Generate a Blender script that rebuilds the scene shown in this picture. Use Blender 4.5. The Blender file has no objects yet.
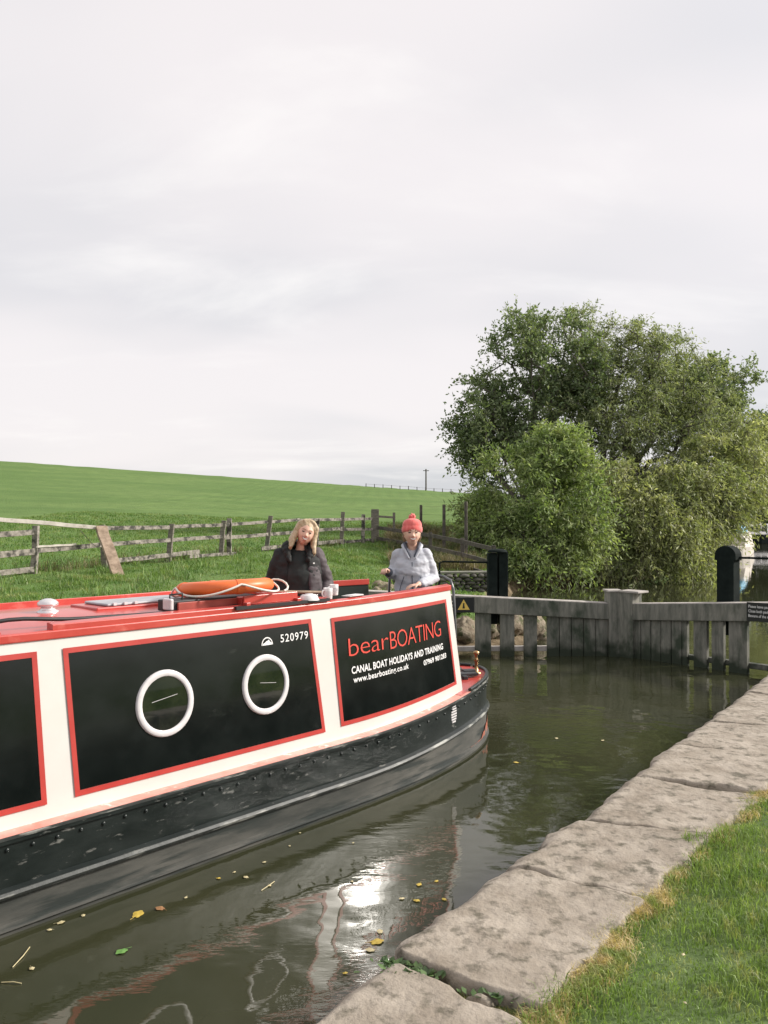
import bpy, bmesh, math, random
import numpy as np
from mathutils import Vector, Matrix, noise
random.seed(7); rng = np.random.default_rng(7)
R = math.radians
scn = bpy.context.scene
col = scn.collection

# ------------------------------------------------------------------ camera
EYE = 1.6; FPX = 820.0
cam_d = bpy.data.cameras.new('camera'); cam = bpy.data.objects.new('camera', cam_d); col.objects.link(cam)
cam_d.sensor_fit = 'VERTICAL'; cam_d.sensor_height = 24.0; cam_d.lens = 24.0 * FPX / 1024.0
cam_d.clip_start = 0.05; cam_d.clip_end = 3000
cam.location = (0, 0, EYE); cam.rotation_euler = (R(90) + math.atan(10 / FPX), 0, 0)
scn.camera = cam

# ------------------------------------------------------------------ sky and sun
SUN_EL, SUN_AZ = R(29), R(80)            # azimuth clockwise from +Y
wd = bpy.data.worlds.new('World'); scn.world = wd; wd.use_nodes = True
nt = wd.node_tree; nt.nodes.clear()
def N(t, kind, **kw):
    n = t.nodes.new(kind)
    for k, v in kw.items(): setattr(n, k, v)
    return n
out = N(nt, 'ShaderNodeOutputWorld'); bg = N(nt, 'ShaderNodeBackground'); bg.inputs['Strength'].default_value = 0.1
sky = N(nt, 'ShaderNodeTexSky', sky_type='NISHITA', sun_disc=False)
sky.sun_elevation = SUN_EL; sky.sun_rotation = SUN_AZ; sky.air_density = 1.0; sky.dust_density = 2.0
tc = N(nt, 'ShaderNodeTexCoord'); sep = N(nt, 'ShaderNodeSeparateXYZ')
nt.links.new(tc.outputs['Generated'], sep.inputs[0])
def M(t, op, a, b=None, c=None):
    n = N(t, 'ShaderNodeMath', operation=op)
    for i, v in enumerate((a, b, c)):
        if v is None: continue
        if isinstance(v, (int, float)): n.inputs[i].default_value = v
        else: t.links.new(v, n.inputs[i])
    return n.outputs[0]
zz = M(nt, 'ADD', M(nt, 'ABSOLUTE', sep.outputs[2]), 0.22)
cx = M(nt, 'DIVIDE', sep.outputs[0], zz); cy = M(nt, 'DIVIDE', sep.outputs[1], zz)
comb = N(nt, 'ShaderNodeCombineXYZ'); nt.links.new(cx, comb.inputs[0]); nt.links.new(cy, comb.inputs[1])
def cloud(scale, rotz, sx, sy, detail, rough, lo, hi):
    mp = N(nt, 'ShaderNodeMapping'); mp.inputs['Rotation'].default_value = (0, 0, rotz); mp.inputs['Scale'].default_value = (sx, sy, 1)
    nt.links.new(comb.outputs[0], mp.inputs[0])
    nz = N(nt, 'ShaderNodeTexNoise'); nz.inputs['Scale'].default_value = scale; nz.inputs['Detail'].default_value = detail
    nz.inputs['Roughness'].default_value = rough; nz.inputs['Distortion'].default_value = .35
    nt.links.new(mp.outputs[0], nz.inputs['Vector'])
    mr = N(nt, 'ShaderNodeMapRange', interpolation_type='SMOOTHSTEP'); mr.inputs['From Min'].default_value = lo; mr.inputs['From Max'].default_value = hi
    nt.links.new(nz.outputs['Fac'], mr.inputs['Value'])
    return mr.outputs[0]
def rgbmix(t, fac, a, b, blend='MIX'):
    n = N(t, 'ShaderNodeMix', data_type='RGBA', blend_type=blend)
    if isinstance(fac, (int, float)): n.inputs[0].default_value = fac
    else: t.links.new(fac, n.inputs[0])
    for i, v in ((6, a), (7, b)):
        if isinstance(v, (tuple, list)): n.inputs[i].default_value = (*v[:3], 1)
        else: t.links.new(v, n.inputs[i])
    return n.outputs[2]
c_a = cloud(0.55, R(24), .8, 1.25, 3.5, .45, .40, .66)
c_b = cloud(1.5, R(20), .7, 1.35, 6, .55, .50, .74)
SKYV = 4.75
grey = rgbmix(nt, c_a, (SKYV*1.04, SKYV*.985, SKYV*.985), (SKYV*.72, SKYV*.735, SKYV*.775))
c1 = rgbmix(nt, M(nt, 'MULTIPLY', c_b, .55), grey, (SKYV*1.24, SKYV*1.20, SKYV*1.16))
# brighter veil of cloud around the hidden sun
sd = Vector((math.sin(SUN_AZ)*math.cos(SUN_EL), math.cos(SUN_AZ)*math.cos(SUN_EL), math.sin(SUN_EL)))
vm = N(nt, 'ShaderNodeVectorMath', operation='DOT_PRODUCT'); nt.links.new(tc.outputs['Generated'], vm.inputs[0]); vm.inputs[1].default_value = sd
glow = M(nt, 'POWER', M(nt, 'MAXIMUM', vm.outputs['Value'], 0.0), 9.0)
gsc = M(nt, 'ADD', M(nt, 'MULTIPLY', glow, 1.6), 1.0)
vs = N(nt, 'ShaderNodeVectorMath', operation='SCALE'); nt.links.new(c1, vs.inputs[0]); nt.links.new(gsc, vs.inputs['Scale'])
fin = rgbmix(nt, .93, sky.outputs[0], vs.outputs[0])
nt.links.new(fin, bg.inputs['Color']); nt.links.new(bg.outputs[0], out.inputs['Surface'])

sun_d = bpy.data.lights.new('sun', 'SUN'); sun = bpy.data.objects.new('sun', sun_d); col.objects.link(sun)
sun_d.energy = 2.4; sun_d.angle = R(7); sun_d.color = (1, .95, .87)
sun.rotation_euler = (-sd).to_track_quat('-Z', 'Y').to_euler()
scn.view_settings.view_transform = 'Standard'; scn.view_settings.look = 'None'
scn.view_settings.exposure = 0.96; scn.view_settings.gamma = 1

# ------------------------------------------------------------------ helpers
def mat(name, c1, c2=None, scale=5, rough=.6, bump=0, bscale=None, stretch=(1, 1, 1), rot=(0, 0, 0), lo=.35, hi=.65,
        c3=None, s3=1, lo3=.6, hi3=.7, metal=0, spec=.5, coat=0, detail=6, sheen=0, island=0, trans=0, rough2=None, st3=(1, 1, 1)):
    m = bpy.data.materials.new(name); m.use_nodes = True; t = m.node_tree; b = t.nodes['Principled BSDF']
    b.inputs['Roughness'].default_value = rough; b.inputs['Metallic'].default_value = metal
    b.inputs['Specular IOR Level'].default_value = spec; b.inputs['Coat Weight'].default_value = coat; b.inputs['Coat Roughness'].default_value = .06
    b.inputs['Sheen Weight'].default_value = sheen
    tc = N(t, 'ShaderNodeTexCoord')
    def nz(sc, st, dt=detail, lo=lo, hi=hi):
        mp = N(t, 'ShaderNodeMapping'); mp.inputs['Scale'].default_value = st; mp.inputs['Rotation'].default_value = rot
        t.links.new(tc.outputs['Object'], mp.inputs[0])
        n = N(t, 'ShaderNodeTexNoise'); n.inputs['Scale'].default_value = sc; n.inputs['Detail'].default_value = dt; n.inputs['Roughness'].default_value = .6
        t.links.new(mp.outputs[0], n.inputs['Vector'])
        r = N(t, 'ShaderNodeMapRange'); r.inputs['From Min'].default_value = lo; r.inputs['From Max'].default_value = hi
        t.links.new(n.outputs['Fac'], r.inputs['Value'])
        return r.outputs[0], n.outputs['Fac']
    cur = None
    if c2 is None: b.inputs['Base Color'].default_value = (*c1, 1)
    else:
        f, raw = nz(scale, stretch); cur = rgbmix(t, f, c1, c2)
        if rough2 is not None:
            r = N(t, 'ShaderNodeMapRange'); r.inputs['To Min'].default_value = rough; r.inputs['To Max'].default_value = rough2
            t.links.new(f, r.inputs['Value']); t.links.new(r.outputs[0], b.inputs['Roughness'])
    if c3 is not None:
        f3, _ = nz(s3, st3, 8, lo3, hi3); cur = rgbmix(t, f3, cur if cur is not None else c1, c3)
    if island:
        g = N(t, 'ShaderNodeNewGeometry'); r = N(t, 'ShaderNodeMapRange'); r.inputs['To Min'].default_value = 1 - island; r.inputs['To Max'].default_value = 1 + island
        t.links.new(g.outputs['Random Per Island'], r.inputs['Value'])
        v = N(t, 'ShaderNodeVectorMath', operation='SCALE'); t.links.new(cur, v.inputs[0]); t.links.new(r.outputs[0], v.inputs['Scale']); cur = v.outputs[0]
    if cur is not None: t.links.new(cur, b.inputs['Base Color'])
    if bump:
        _, raw = nz(bscale or scale*3, stretch, 8)
        bp = N(t, 'ShaderNodeBump'); bp.inputs['Strength'].default_value = 1; bp.inputs['Distance'].default_value = bump
        t.links.new(raw, bp.inputs['Height']); t.links.new(bp.outputs[0], b.inputs['Normal'])
    if trans:
        tr = N(t, 'ShaderNodeBsdfTranslucent'); mx = N(t, 'ShaderNodeMixShader'); mx.inputs[0].default_value = trans
        if cur is not None:
            v = N(t, 'ShaderNodeVectorMath', operation='MULTIPLY'); t.links.new(cur, v.inputs[0]); v.inputs[1].default_value = (1.4, 1.5, .7); t.links.new(v.outputs[0], tr.inputs[0])
        o = t.nodes['Material Output']; t.links.new(b.outputs[0], mx.inputs[1]); t.links.new(tr.outputs[0], mx.inputs[2]); t.links.new(mx.outputs[0], o.inputs[0])
    return m

def tag(o, label=None, cat=None, group=None, kind=None):
    if label: o['label'] = label
    if cat: o['category'] = cat
    if group: o['group'] = group
    if kind: o['kind'] = kind
    return o
def empty(name, loc=(0, 0, 0), rz=0.0, label=None, cat=None, group=None):
    o = bpy.data.objects.new(name, None); col.objects.link(o); o.location = loc; o.rotation_euler = (0, 0, rz); o.empty_display_size = .1
    return tag(o, label, cat, group)
def copy_tree(o, parent=None):
    c = o.copy(); col.objects.link(c); c.parent = parent
    for ch in list(o.children): copy_tree(ch, c)
    return c
def np_mesh(name, v, f, m, parent=None, smooth=False, loc=None):
    v = np.asarray(v, dtype=np.float32); f = np.asarray(f, dtype=np.int32)
    me = bpy.data.meshes.new(name); k = f.shape[1]
    me.vertices.add(len(v)); me.vertices.foreach_set('co', v.ravel())
    me.loops.add(f.size); me.loops.foreach_set('vertex_index', f.ravel())
    me.polygons.add(len(f)); me.polygons.foreach_set('loop_start', np.arange(0, f.size, k, dtype=np.int32))
    me.polygons.foreach_set('loop_total', np.full(len(f), k, dtype=np.int32))
    if smooth: me.polygons.foreach_set('use_smooth', np.ones(len(f), dtype=bool))
    me.update(calc_edges=True); me.validate()
    me.materials.append(m)
    o = bpy.data.objects.new(name, me); col.objects.link(o); o.parent = parent
    if loc is not None: o.location = loc
    return o

class MB:
    def __init__(s): s.v = []; s.f = []; s.sm = []
    def add(s, vs, fs, smooth=False):
        k = len(s.v); s.v += [tuple(v) for v in vs]; s.f += [tuple(i + k for i in f) for f in fs]; s.sm += [smooth] * len(fs); return s
    def box(s, c, d, rz=0, ry=0, rx=0, taper=1.0):
        m = Matrix.Translation(Vector(c)) @ Matrix.Rotation(rz, 4, 'Z') @ Matrix.Rotation(ry, 4, 'Y') @ Matrix.Rotation(rx, 4, 'X')
        vs = []
        for z in (-.5, .5):
            k = taper if z > 0 else 1
            for x, y in ((-.5, -.5), (.5, -.5), (.5, .5), (-.5, .5)): vs.append(m @ Vector((x*d[0]*k, y*d[1]*k, z*d[2])))
        return s.add(vs, [(3, 2, 1, 0), (4, 5, 6, 7), (0, 1, 5, 4), (1, 2, 6, 5), (2, 3, 7, 6), (3, 0, 4, 7)])
    def beam(s, a, b, w, h, up=(0, 0, 1), seg=1, wob=0):
        a, b = Vector(a), Vector(b); d = (b - a); L = d.length; d.normalize(); side = d.cross(Vector(up)).normalized(); u = side.cross(d)
        vs = []; fs = []
        for i in range(seg + 1):
            p = a + (b - a) * i / seg + side * random.uniform(-wob, wob) + u * random.uniform(-wob, wob)
            for x, y in ((-1, -1), (1, -1), (1, 1), (-1, 1)): vs.append(p + side*x*w/2*(1+random.uniform(-wob, wob)*4) + u*y*h/2*(1+random.uniform(-wob, wob)*4))
        for i in range(seg):
            for j in range(4): fs.append((4*i + j, 4*i + (j+1) % 4, 4*i + 4 + (j+1) % 4, 4*i + 4 + j))
        fs += [(3, 2, 1, 0), tuple(4*seg + j for j in range(4))]
        return s.add(vs, fs)
    def tube(s, pts, r, n=10, close=True, flat=1.0):
        pts = [Vector(p) for p in pts]; rs = r if isinstance(r, (list, tuple)) else [r]*len(pts)
        vs = []; fs = []; prev = None
        for i, p in enumerate(pts):
            t = (pts[min(i+1, len(pts)-1)] - pts[max(i-1, 0)]).normalized()
            if prev is None: a = t.orthogonal().normalized() if abs(t.z) < .9 or True else None
            else: a = (prev - t * prev.dot(t)).normalized()
            prev = a; b = t.cross(a)
            for k in range(n):
                an = 2*math.pi*k/n; vs.append(p + a*math.cos(an)*rs[i] + b*math.sin(an)*rs[i]*flat)
        for i in range(len(pts)-1):
            for k in range(n): fs.append((i*n+k, i*n+(k+1) % n, (i+1)*n+(k+1) % n, (i+1)*n+k))
        s.add(vs, fs, True)
        if close: s.add([vs[k] for k in range(n)], [tuple(range(n-1, -1, -1))]); s.add(vs[-n:], [tuple(range(n))])
        return s
    def lathe(s, prof, c=(0, 0, 0), n=24, axis='Z', smooth=True, sy=1.0):
        vs = []; fs = []; c = Vector(c)
        for r, z in prof:
            for k in range(n):
                an = 2*math.pi*k/n; v = Vector((r*math.cos(an), r*math.sin(an)*sy, z))
                if axis == 'Y': v = Vector((v.x, v.z, v.y))
                vs.append(c + v)
        for i in range(len(prof)-1):
            for k in range(n):
                q = (i*n+k, i*n+(k+1) % n, (i+1)*n+(k+1) % n, (i+1)*n+k)
                fs.append(q if axis == 'Z' else q[::-1])
        return s.add(vs, fs, smooth)
    def grid(s, fn, us, ws, smooth=False, flip=False):
        vs = [fn(u, w) for u in us for w in ws]; m = len(ws); fs = []
        for i in range(len(us)-1):
            for j in range(m-1):
                q = (i*m+j, (i+1)*m+j, (i+1)*m+j+1, i*m+j+1); fs.append(q[::-1] if flip else q)
        return s.add(vs, fs, smooth)
    def rings(s, rings, caps=True, smooth=True):
        n = len(rings[0]); vs = [p for r in rings for p in r]; fs = []
        for i in range(len(rings)-1):
            for k in range(n): fs.append((i*n+k, i*n+(k+1) % n, (i+1)*n+(k+1) % n, (i+1)*n+k))
        s.add(vs, fs, smooth)
        if caps: s.add(rings[0], [tuple(range(n-1, -1, -1))]); s.add(rings[-1], [tuple(range(n))])
        return s
    def ball(s, c, r, n=14):
        prof = [(math.sin(math.pi*i/n)+1e-5, -math.cos(math.pi*i/n)) for i in range(n+1)]
        rr = r if isinstance(r, (tuple, list)) else (r, r, r)
        k = len(s.v); s.lathe(prof, (0, 0, 0), n*2)
        for i in range(k, len(s.v)): v = s.v[i]; s.v[i] = (c[0]+v[0]*rr[0], c[1]+v[1]*rr[1], c[2]+v[2]*rr[2])
        return s
    def warp(s, fn): s.v = [tuple(fn(*v)) for v in s.v]; return s
    def build(s, name, m, parent=None, bevel=0, weld=False, origin=None):
        me = bpy.data.meshes.new(name)
        vs = s.v
        if origin is not None: vs = [(a-origin[0], b-origin[1], c-origin[2]) for a, b, c in vs]
        me.from_pydata(vs, [], s.f); me.polygons.foreach_set('use_smooth', s.sm); me.materials.append(m)
        if weld:
            bm = bmesh.new(); bm.from_mesh(me); bmesh.ops.remove_doubles(bm, verts=bm.verts, dist=1e-5); bmesh.ops.recalc_face_normals(bm, faces=bm.faces); bm.to_mesh(me); bm.free()
        me.update()
        o = bpy.data.objects.new(name, me); col.objects.link(o); o.parent = parent
        if origin is not None: o.location = origin
        if bevel:
            b = o.modifiers.new('bevel', 'BEVEL'); b.width = bevel; b.segments = 2; b.limit_method = 'ANGLE'; b.angle_limit = R(40)
        return o
def fbm(x, y, z=0, o=4): return noise.fractal(Vector((x, y, z)), 1.0, 2.0, o)
def smst(t): t = np.clip(t, 0, 1); return t*t*(3-2*t)
def sm(t): t = min(1, max(0, t)); return t*t*(3-2*t)
def text_mesh(txt, size=1.0, bold=0.0, spacing=1.0):
    """a line of lettering as triangles on the XY plane, cap height scaled later; returns verts, faces, width, height"""
    cu = bpy.data.curves.new('t', 'FONT'); cu.body = txt; cu.size = size; cu.offset = bold; cu.space_character = spacing; cu.resolution_u = 3
    o = bpy.data.objects.new('t', cu); col.objects.link(o); dg = bpy.context.evaluated_depsgraph_get(); dg.update()
    me = bpy.data.meshes.new_from_object(o.evaluated_get(dg)); vs = [tuple(v.co) for v in me.vertices]; fs = [tuple(p.vertices) for p in me.polygons]
    bpy.data.objects.remove(o); bpy.data.curves.remove(cu); bpy.data.meshes.remove(me)
    xs = [v[0] for v in vs]; x0 = min(xs); vs = [(v[0]-x0, v[1], 0) for v in vs]
    return vs, fs, max(xs)-x0
def lettering(mb, txt, fn, w, h, bold=.0, spacing=1.0, cap=.70):
    """fn(x, y) maps metres right / up from the line's left baseline onto the surface"""
    vs, fs, tw = text_mesh(txt, 1.0, bold, spacing)
    # finer along x so that words follow a curved surface
    mb.add([fn(v[0]/tw*w, v[1]/cap*h) for v in vs], fs)

# ------------------------------------------------------------------ materials
WATER_Z = -0.86
m_soil = mat('bank_earth', (.07, .05, .03), (.12, .09, .055), 3, .95, .02)
m_wood = mat('weathered_timber', (.12, .105, .085), (.26, .23, .19), 6, .85, .004, 20, (1, 1, 6), c3=(.10, .11, .085), s3=4, lo3=.55, hi3=.75)
m_woodh = mat('weathered_rail', (.17, .15, .125), (.38, .34, .295), 5, .85, .006, 20, (2, 2, 2), c3=(.055, .052, .042), s3=4.2, lo3=.49, hi3=.58)
m_woodp = mat('pale_board', (.42, .38, .33), (.60, .55, .49), 5, .8, .002, c3=(.25, .2, .15), s3=4, lo3=.62, hi3=.75)
m_woodb = mat('brown_board', (.19, .135, .09), (.40, .30, .22), 5, .85, .004, c3=(.12, .09, .07), s3=5, lo3=.6, hi3=.7)
m_wooddk = mat('dark_rail', (.06, .055, .045), (.14, .12, .1), 6, .9, .004)
m_gate = mat('gate_timber', (.125, .128, .105), (.26, .25, .212), 4.5, .8, .008, 12, (3, 3, .5), lo=.36, hi=.64, c3=(.045, .06, .038), s3=2.6, lo3=.50, hi3=.66, st3=(1, 1, .55))
t = m_gate.node_tree; b = t.nodes['Principled BSDF']; old = b.inputs['Base Color'].links[0].from_socket
tcg = N(t, 'ShaderNodeTexCoord'); spg = N(t, 'ShaderNodeSeparateXYZ'); t.links.new(tcg.outputs['Object'], spg.inputs[0]); nzg = N(t, 'ShaderNodeTexNoise'); nzg.inputs['Scale'].default_value = 5; t.links.new(tcg.outputs['Object'], nzg.inputs['Vector'])
mg = N(t, 'ShaderNodeMapRange'); mg.inputs['From Min'].default_value = .54; mg.inputs['From Max'].default_value = .34; t.links.new(M(t, 'ADD', spg.outputs[2], M(t, 'MULTIPLY', nzg.outputs['Fac'], .5)), mg.inputs['Value'])
t.links.new(rgbmix(t, mg.outputs[0], old, (.028, .038, .022)), b.inputs['Base Color'])
m_gatetop = mat('gate_beam_top', (.34, .31, .28), (.50, .46, .42), 6, .8, .003)
m_gatewet = mat('gate_timber_wet', (.05, .055, .045), (.09, .1, .08), 4, .5, .004)
m_black = mat('black_iron', (.007, .011, .010), (.014, .020, .018), 6, .8, .001, spec=.1)
m_stone = mat('coping_stone', (.245, .205, .158), (.375, .325, .265), 5.5, .93, .014, 20, c3=(.12, .105, .075), s3=13, lo3=.51, hi3=.66, detail=14, lo=.34, hi=.62)
m_stoned = mat('wall_stone', (.07, .068, .055), (.15, .14, .115), 3, .85, .02, 14)
m_rubble = mat('rubble_stone', (.17, .13, .085), (.32, .27, .20), 6, .95, .03, 14, c3=(.08, .085, .035), s3=5, lo3=.5, hi3=.6)

# ------------------------------------------------------------------ terrain
SHORE = [(-22, -16), (-9.0, 1.0), (-4.7, 6.3), (-1.3, 10.3), (.1, 13.2), (.75, 14.9), (1.9, 16.0), (3.1, 16.7), (3.7, 18.2), (2.7, 20.5), (3.2, 24), (4.6, 29), (5.9, 31.5), (9.0, 35.5), (12.3, 39),
         (16.5, 46), (22, 60), (37, 94), (55, 130), (90, 165), (160, 205), (420, 330)]
def shore_dist(X, Y):
    best = np.full(X.shape, 1e9); sgn = np.ones(X.shape)
    for (x0, y0), (x1, y1) in zip(SHORE[:-1], SHORE[1:]):
        dx, dy = x1-x0, y1-y0; L2 = dx*dx+dy*dy
        t = np.clip(((X-x0)*dx+(Y-y0)*dy)/L2, 0, 1); px, py = x0+t*dx, y0+t*dy
        d = np.hypot(X-px, Y-py); s = np.sign(dx*(Y-y0)-dy*(X-x0))
        m = d < best; best = np.where(m, d, best); sgn = np.where(m, s, sgn)
    return best*sgn            # positive on the land side (left)
def land(X, Y):
    X = np.asarray(X, float); Y = np.asarray(Y, float)
    d = shore_dist(X, Y)
    zc = np.clip(9.9-.070*(X+51.5), 1.2, 15)
    zb = np.where(Y < 32, .046*(Y-13.3), .86)
    fy = np.clip(32.5+1.42*X, 12, 32)
    t = np.clip((Y-fy)/(110-fy), 0, 1.0)
    base = np.where(Y > fy, .046*(fy-13.3), np.maximum(zb, -.05))
    z = base + (zc-base)*(t*.85+.15*t*t)
    z = np.where(Y > 110, zc-(Y-110)*.05, z)
    z = np.maximum(z, -.3-0*z)
    z = z + .035*np.sin(X*1.9+Y*.7)*np.sin(Y*1.3-X*.5) + .02*np.sin(X*5.1)*np.sin(Y*4.3+1)
    k = smst((d-.2)/6.5); edge = -.80+.78*smst(d/np.where((Y > 15) & (Y < 21), 1.6, .5))
    zl = edge*(1-k)+z*k
    zl = np.maximum(zl, np.where(d > 2, -.1, -9))
    return np.where(d > 0, zl, -.82-.9*smst(-d/.35))
def axis(parts):
    a = []
    for lo, hi, st in parts: a += list(np.arange(lo, hi, st))
    return np.array(a+[parts[-1][1]])
ax = axis([(-900, -300, 100), (-300, -60, 20), (-60, -16, 2), (-16, 14, .28), (14, 40, .8), (40, 120, 4), (120, 400, 20)])
ay = axis([(-30, 10, 1.5), (10, 36, .28), (36, 60, .8), (60, 130, 3), (130, 340, 15), (340, 1000, 80)])
GX, GY = np.meshgrid(ax, ay, indexing='ij'); GZ = land(GX, GY)
vv = np.stack([GX, GY, GZ], -1).reshape(-1, 3); ni, nj = len(ax), len(ay)
ii, jj = np.meshgrid(np.arange(ni-1), np.arange(nj-1), indexing='ij'); a0 = (ii*nj+jj).ravel()
ff = np.stack([a0, a0+nj, a0+nj+1, a0+1], -1)
# field material: mown field, ranker band behind the fence, earth at the water's edge
m_field = bpy.data.materials.new('field_grass'); m_field.use_nodes = True; t = m_field.node_tree; b = t.nodes['Principled BSDF']; b.inputs['Roughness'].default_value = .9; b.inputs['Specular IOR Level'].default_value = .15
tcn = N(t, 'ShaderNodeTexCoord'); sp = N(t, 'ShaderNodeSeparateXYZ'); t.links.new(tcn.outputs['Object'], sp.inputs[0])
def tn(t, sc, st=(1, 1, 1), dt=6, lo=.35, hi=.65, rz=0):
    mp = N(t, 'ShaderNodeMapping'); mp.inputs['Scale'].default_value = st; mp.inputs['Rotation'].default_value = (0, 0, rz); t.links.new(tcn.outputs['Object'], mp.inputs[0])
    n = N(t, 'ShaderNodeTexNoise'); n.inputs['Scale'].default_value = sc; n.inputs['Detail'].default_value = dt; t.links.new(mp.outputs[0], n.inputs['Vector'])
    r = N(t, 'ShaderNodeMapRange'); r.inputs['From Min'].default_value = lo; r.inputs['From Max'].default_value = hi; t.links.new(n.outputs['Fac'], r.inputs['Value']); return r.outputs[0], n.outputs['Fac']
f1, _ = tn(t, .09, (1, 2.2, 1), 6, .4, .62); f2, _ = tn(t, 1.1, (1, 1, 1), 8, .35, .7); f3, raw = tn(t, 9, (1, 1, 1), 8, .3, .7)
c = rgbmix(t, f1, (.098, .180, .044), (.150, .235, .066)); c = rgbmix(t, M(t, 'MULTIPLY', f2, .65), c, (.075, .135, .034)); c = rgbmix(t, M(t, 'MULTIPLY', f3, .45), c, (.16, .22, .075))
lowr = N(t, 'ShaderNodeMapRange'); lowr.inputs['From Min'].default_value = -.32; lowr.inputs['From Max'].default_value = -.55; t.links.new(sp.outputs[2], lowr.inputs['Value'])
fe, _ = tn(t, 3.5, (1, 1, 1), 8, .35, .65); earth = rgbmix(t, fe, (.09, .065, .035), (.22, .17, .11)); c = rgbmix(t, lowr.outputs[0], c, earth)
t.links.new(c, b.inputs['Base Color']); bp = N(t, 'ShaderNodeBump'); bp.inputs['Distance'].default_value = .05; t.links.new(raw, bp.inputs['Height']); t.links.new(bp.outputs[0], b.inputs['Normal'])
g = np_mesh('field_ground', vv, ff, m_field, smooth=True); tag(g, kind='structure')

# ------------------------------------------------------------------ water
m_water = bpy.data.materials.new('canal_water'); m_water.use_nodes = True; t = m_water.node_tree; b = t.nodes['Principled BSDF']
b.inputs['Roughness'].default_value = .03; b.inputs['IOR'].default_value = 1.55; b.inputs['Specular IOR Level'].default_value = .5
tcn = N(t, 'ShaderNodeTexCoord')
f1, _ = tn(t, .5, (1, 1, 1), 4, .3, .7)
t.links.new(rgbmix(t, f1, (.034, .038, .019), (.050, .050, .026)), b.inputs['Base Color'])
_, r1 = tn(t, 2.2, (1, 1.0, 1), 2, rz=R(35)); _, r2 = tn(t, 9, (.6, 1.5, 1), 3, rz=R(-25)); patch, _ = tn(t, .55, (1, 1, 1), 3, .47, .63)
h = M(t, 'ADD', M(t, 'MULTIPLY', r1, .030), M(t, 'MULTIPLY', M(t, 'MULTIPLY', r2, .012), M(t, 'ADD', M(t, 'MULTIPLY', patch, 1.1), .12)))
bp = N(t, 'ShaderNodeBump'); bp.inputs['Distance'].default_value = 1; bp.inputs['Strength'].default_value = .35; spw = N(t, 'ShaderNodeSeparateXYZ'); t.links.new(tcn.outputs['Object'], spw.inputs[0]); mrw = N(t, 'ShaderNodeMapRange'); mrw.inputs['From Min'].default_value = 11; mrw.inputs['From Max'].default_value = 22; mrw.inputs['To Min'].default_value = 1; mrw.inputs['To Max'].default_value = .18; t.links.new(spw.outputs[1], mrw.inputs['Value']); h = M(t, 'MULTIPLY', h, mrw.outputs[0]); t.links.new(h, bp.inputs['Height']); t.links.new(bp.outputs[0], b.inputs['Normal'])
w = MB(); w.add([(-40, -30, WATER_Z), (450, -30, WATER_Z), (450, 400, WATER_Z), (-40, 400, WATER_Z)], [(0, 1, 2, 3)])
tag(w.build('canal_water', m_water), kind='structure')

# ------------------------------------------------------------------ near bank: lock coordinates a (along) / b (across, right positive)
LH = R(35.54); LU = Vector((math.sin(LH), math.cos(LH), 0)); LN = Vector((LU.y, -LU.x, 0))
def K(a, b, z=0): p = LU*a + LN*b; return Vector((p.x, p.y, z))
EDGE = -1.77
m_lawn = mat('lawn_soil', (.08, .13, .032), (.12, .17, .055), 9, .95, .01, c3=(.16, .12, .06), s3=3, lo3=.6, hi3=.75)
gr = MB(); A = [-14, -4, 0, 2, 4, 6, 8, 11, 14, 18, 26, 40]
gr.grid(lambda a, b_: K(a, b_, -.022 + (.0 if b_ > -1.0 else -.02)), A, [-1.32, -1.05, -.5, 1, 4, 12, 40, 160], flip=True)
far = [K(40, -1.32, -.022), K(40, 160, -.022), Vector((600, 150, -.02)), Vector((600, 300, -.02)), Vector((200, 180, -.02)), Vector((95, 130, -.02)), Vector((60, 85, -.02)), Vector((42, 56, -.02))]
gr.add(far, [tuple(range(8))])
tag(gr.build('towpath_ground', m_lawn), kind='structure')

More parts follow.
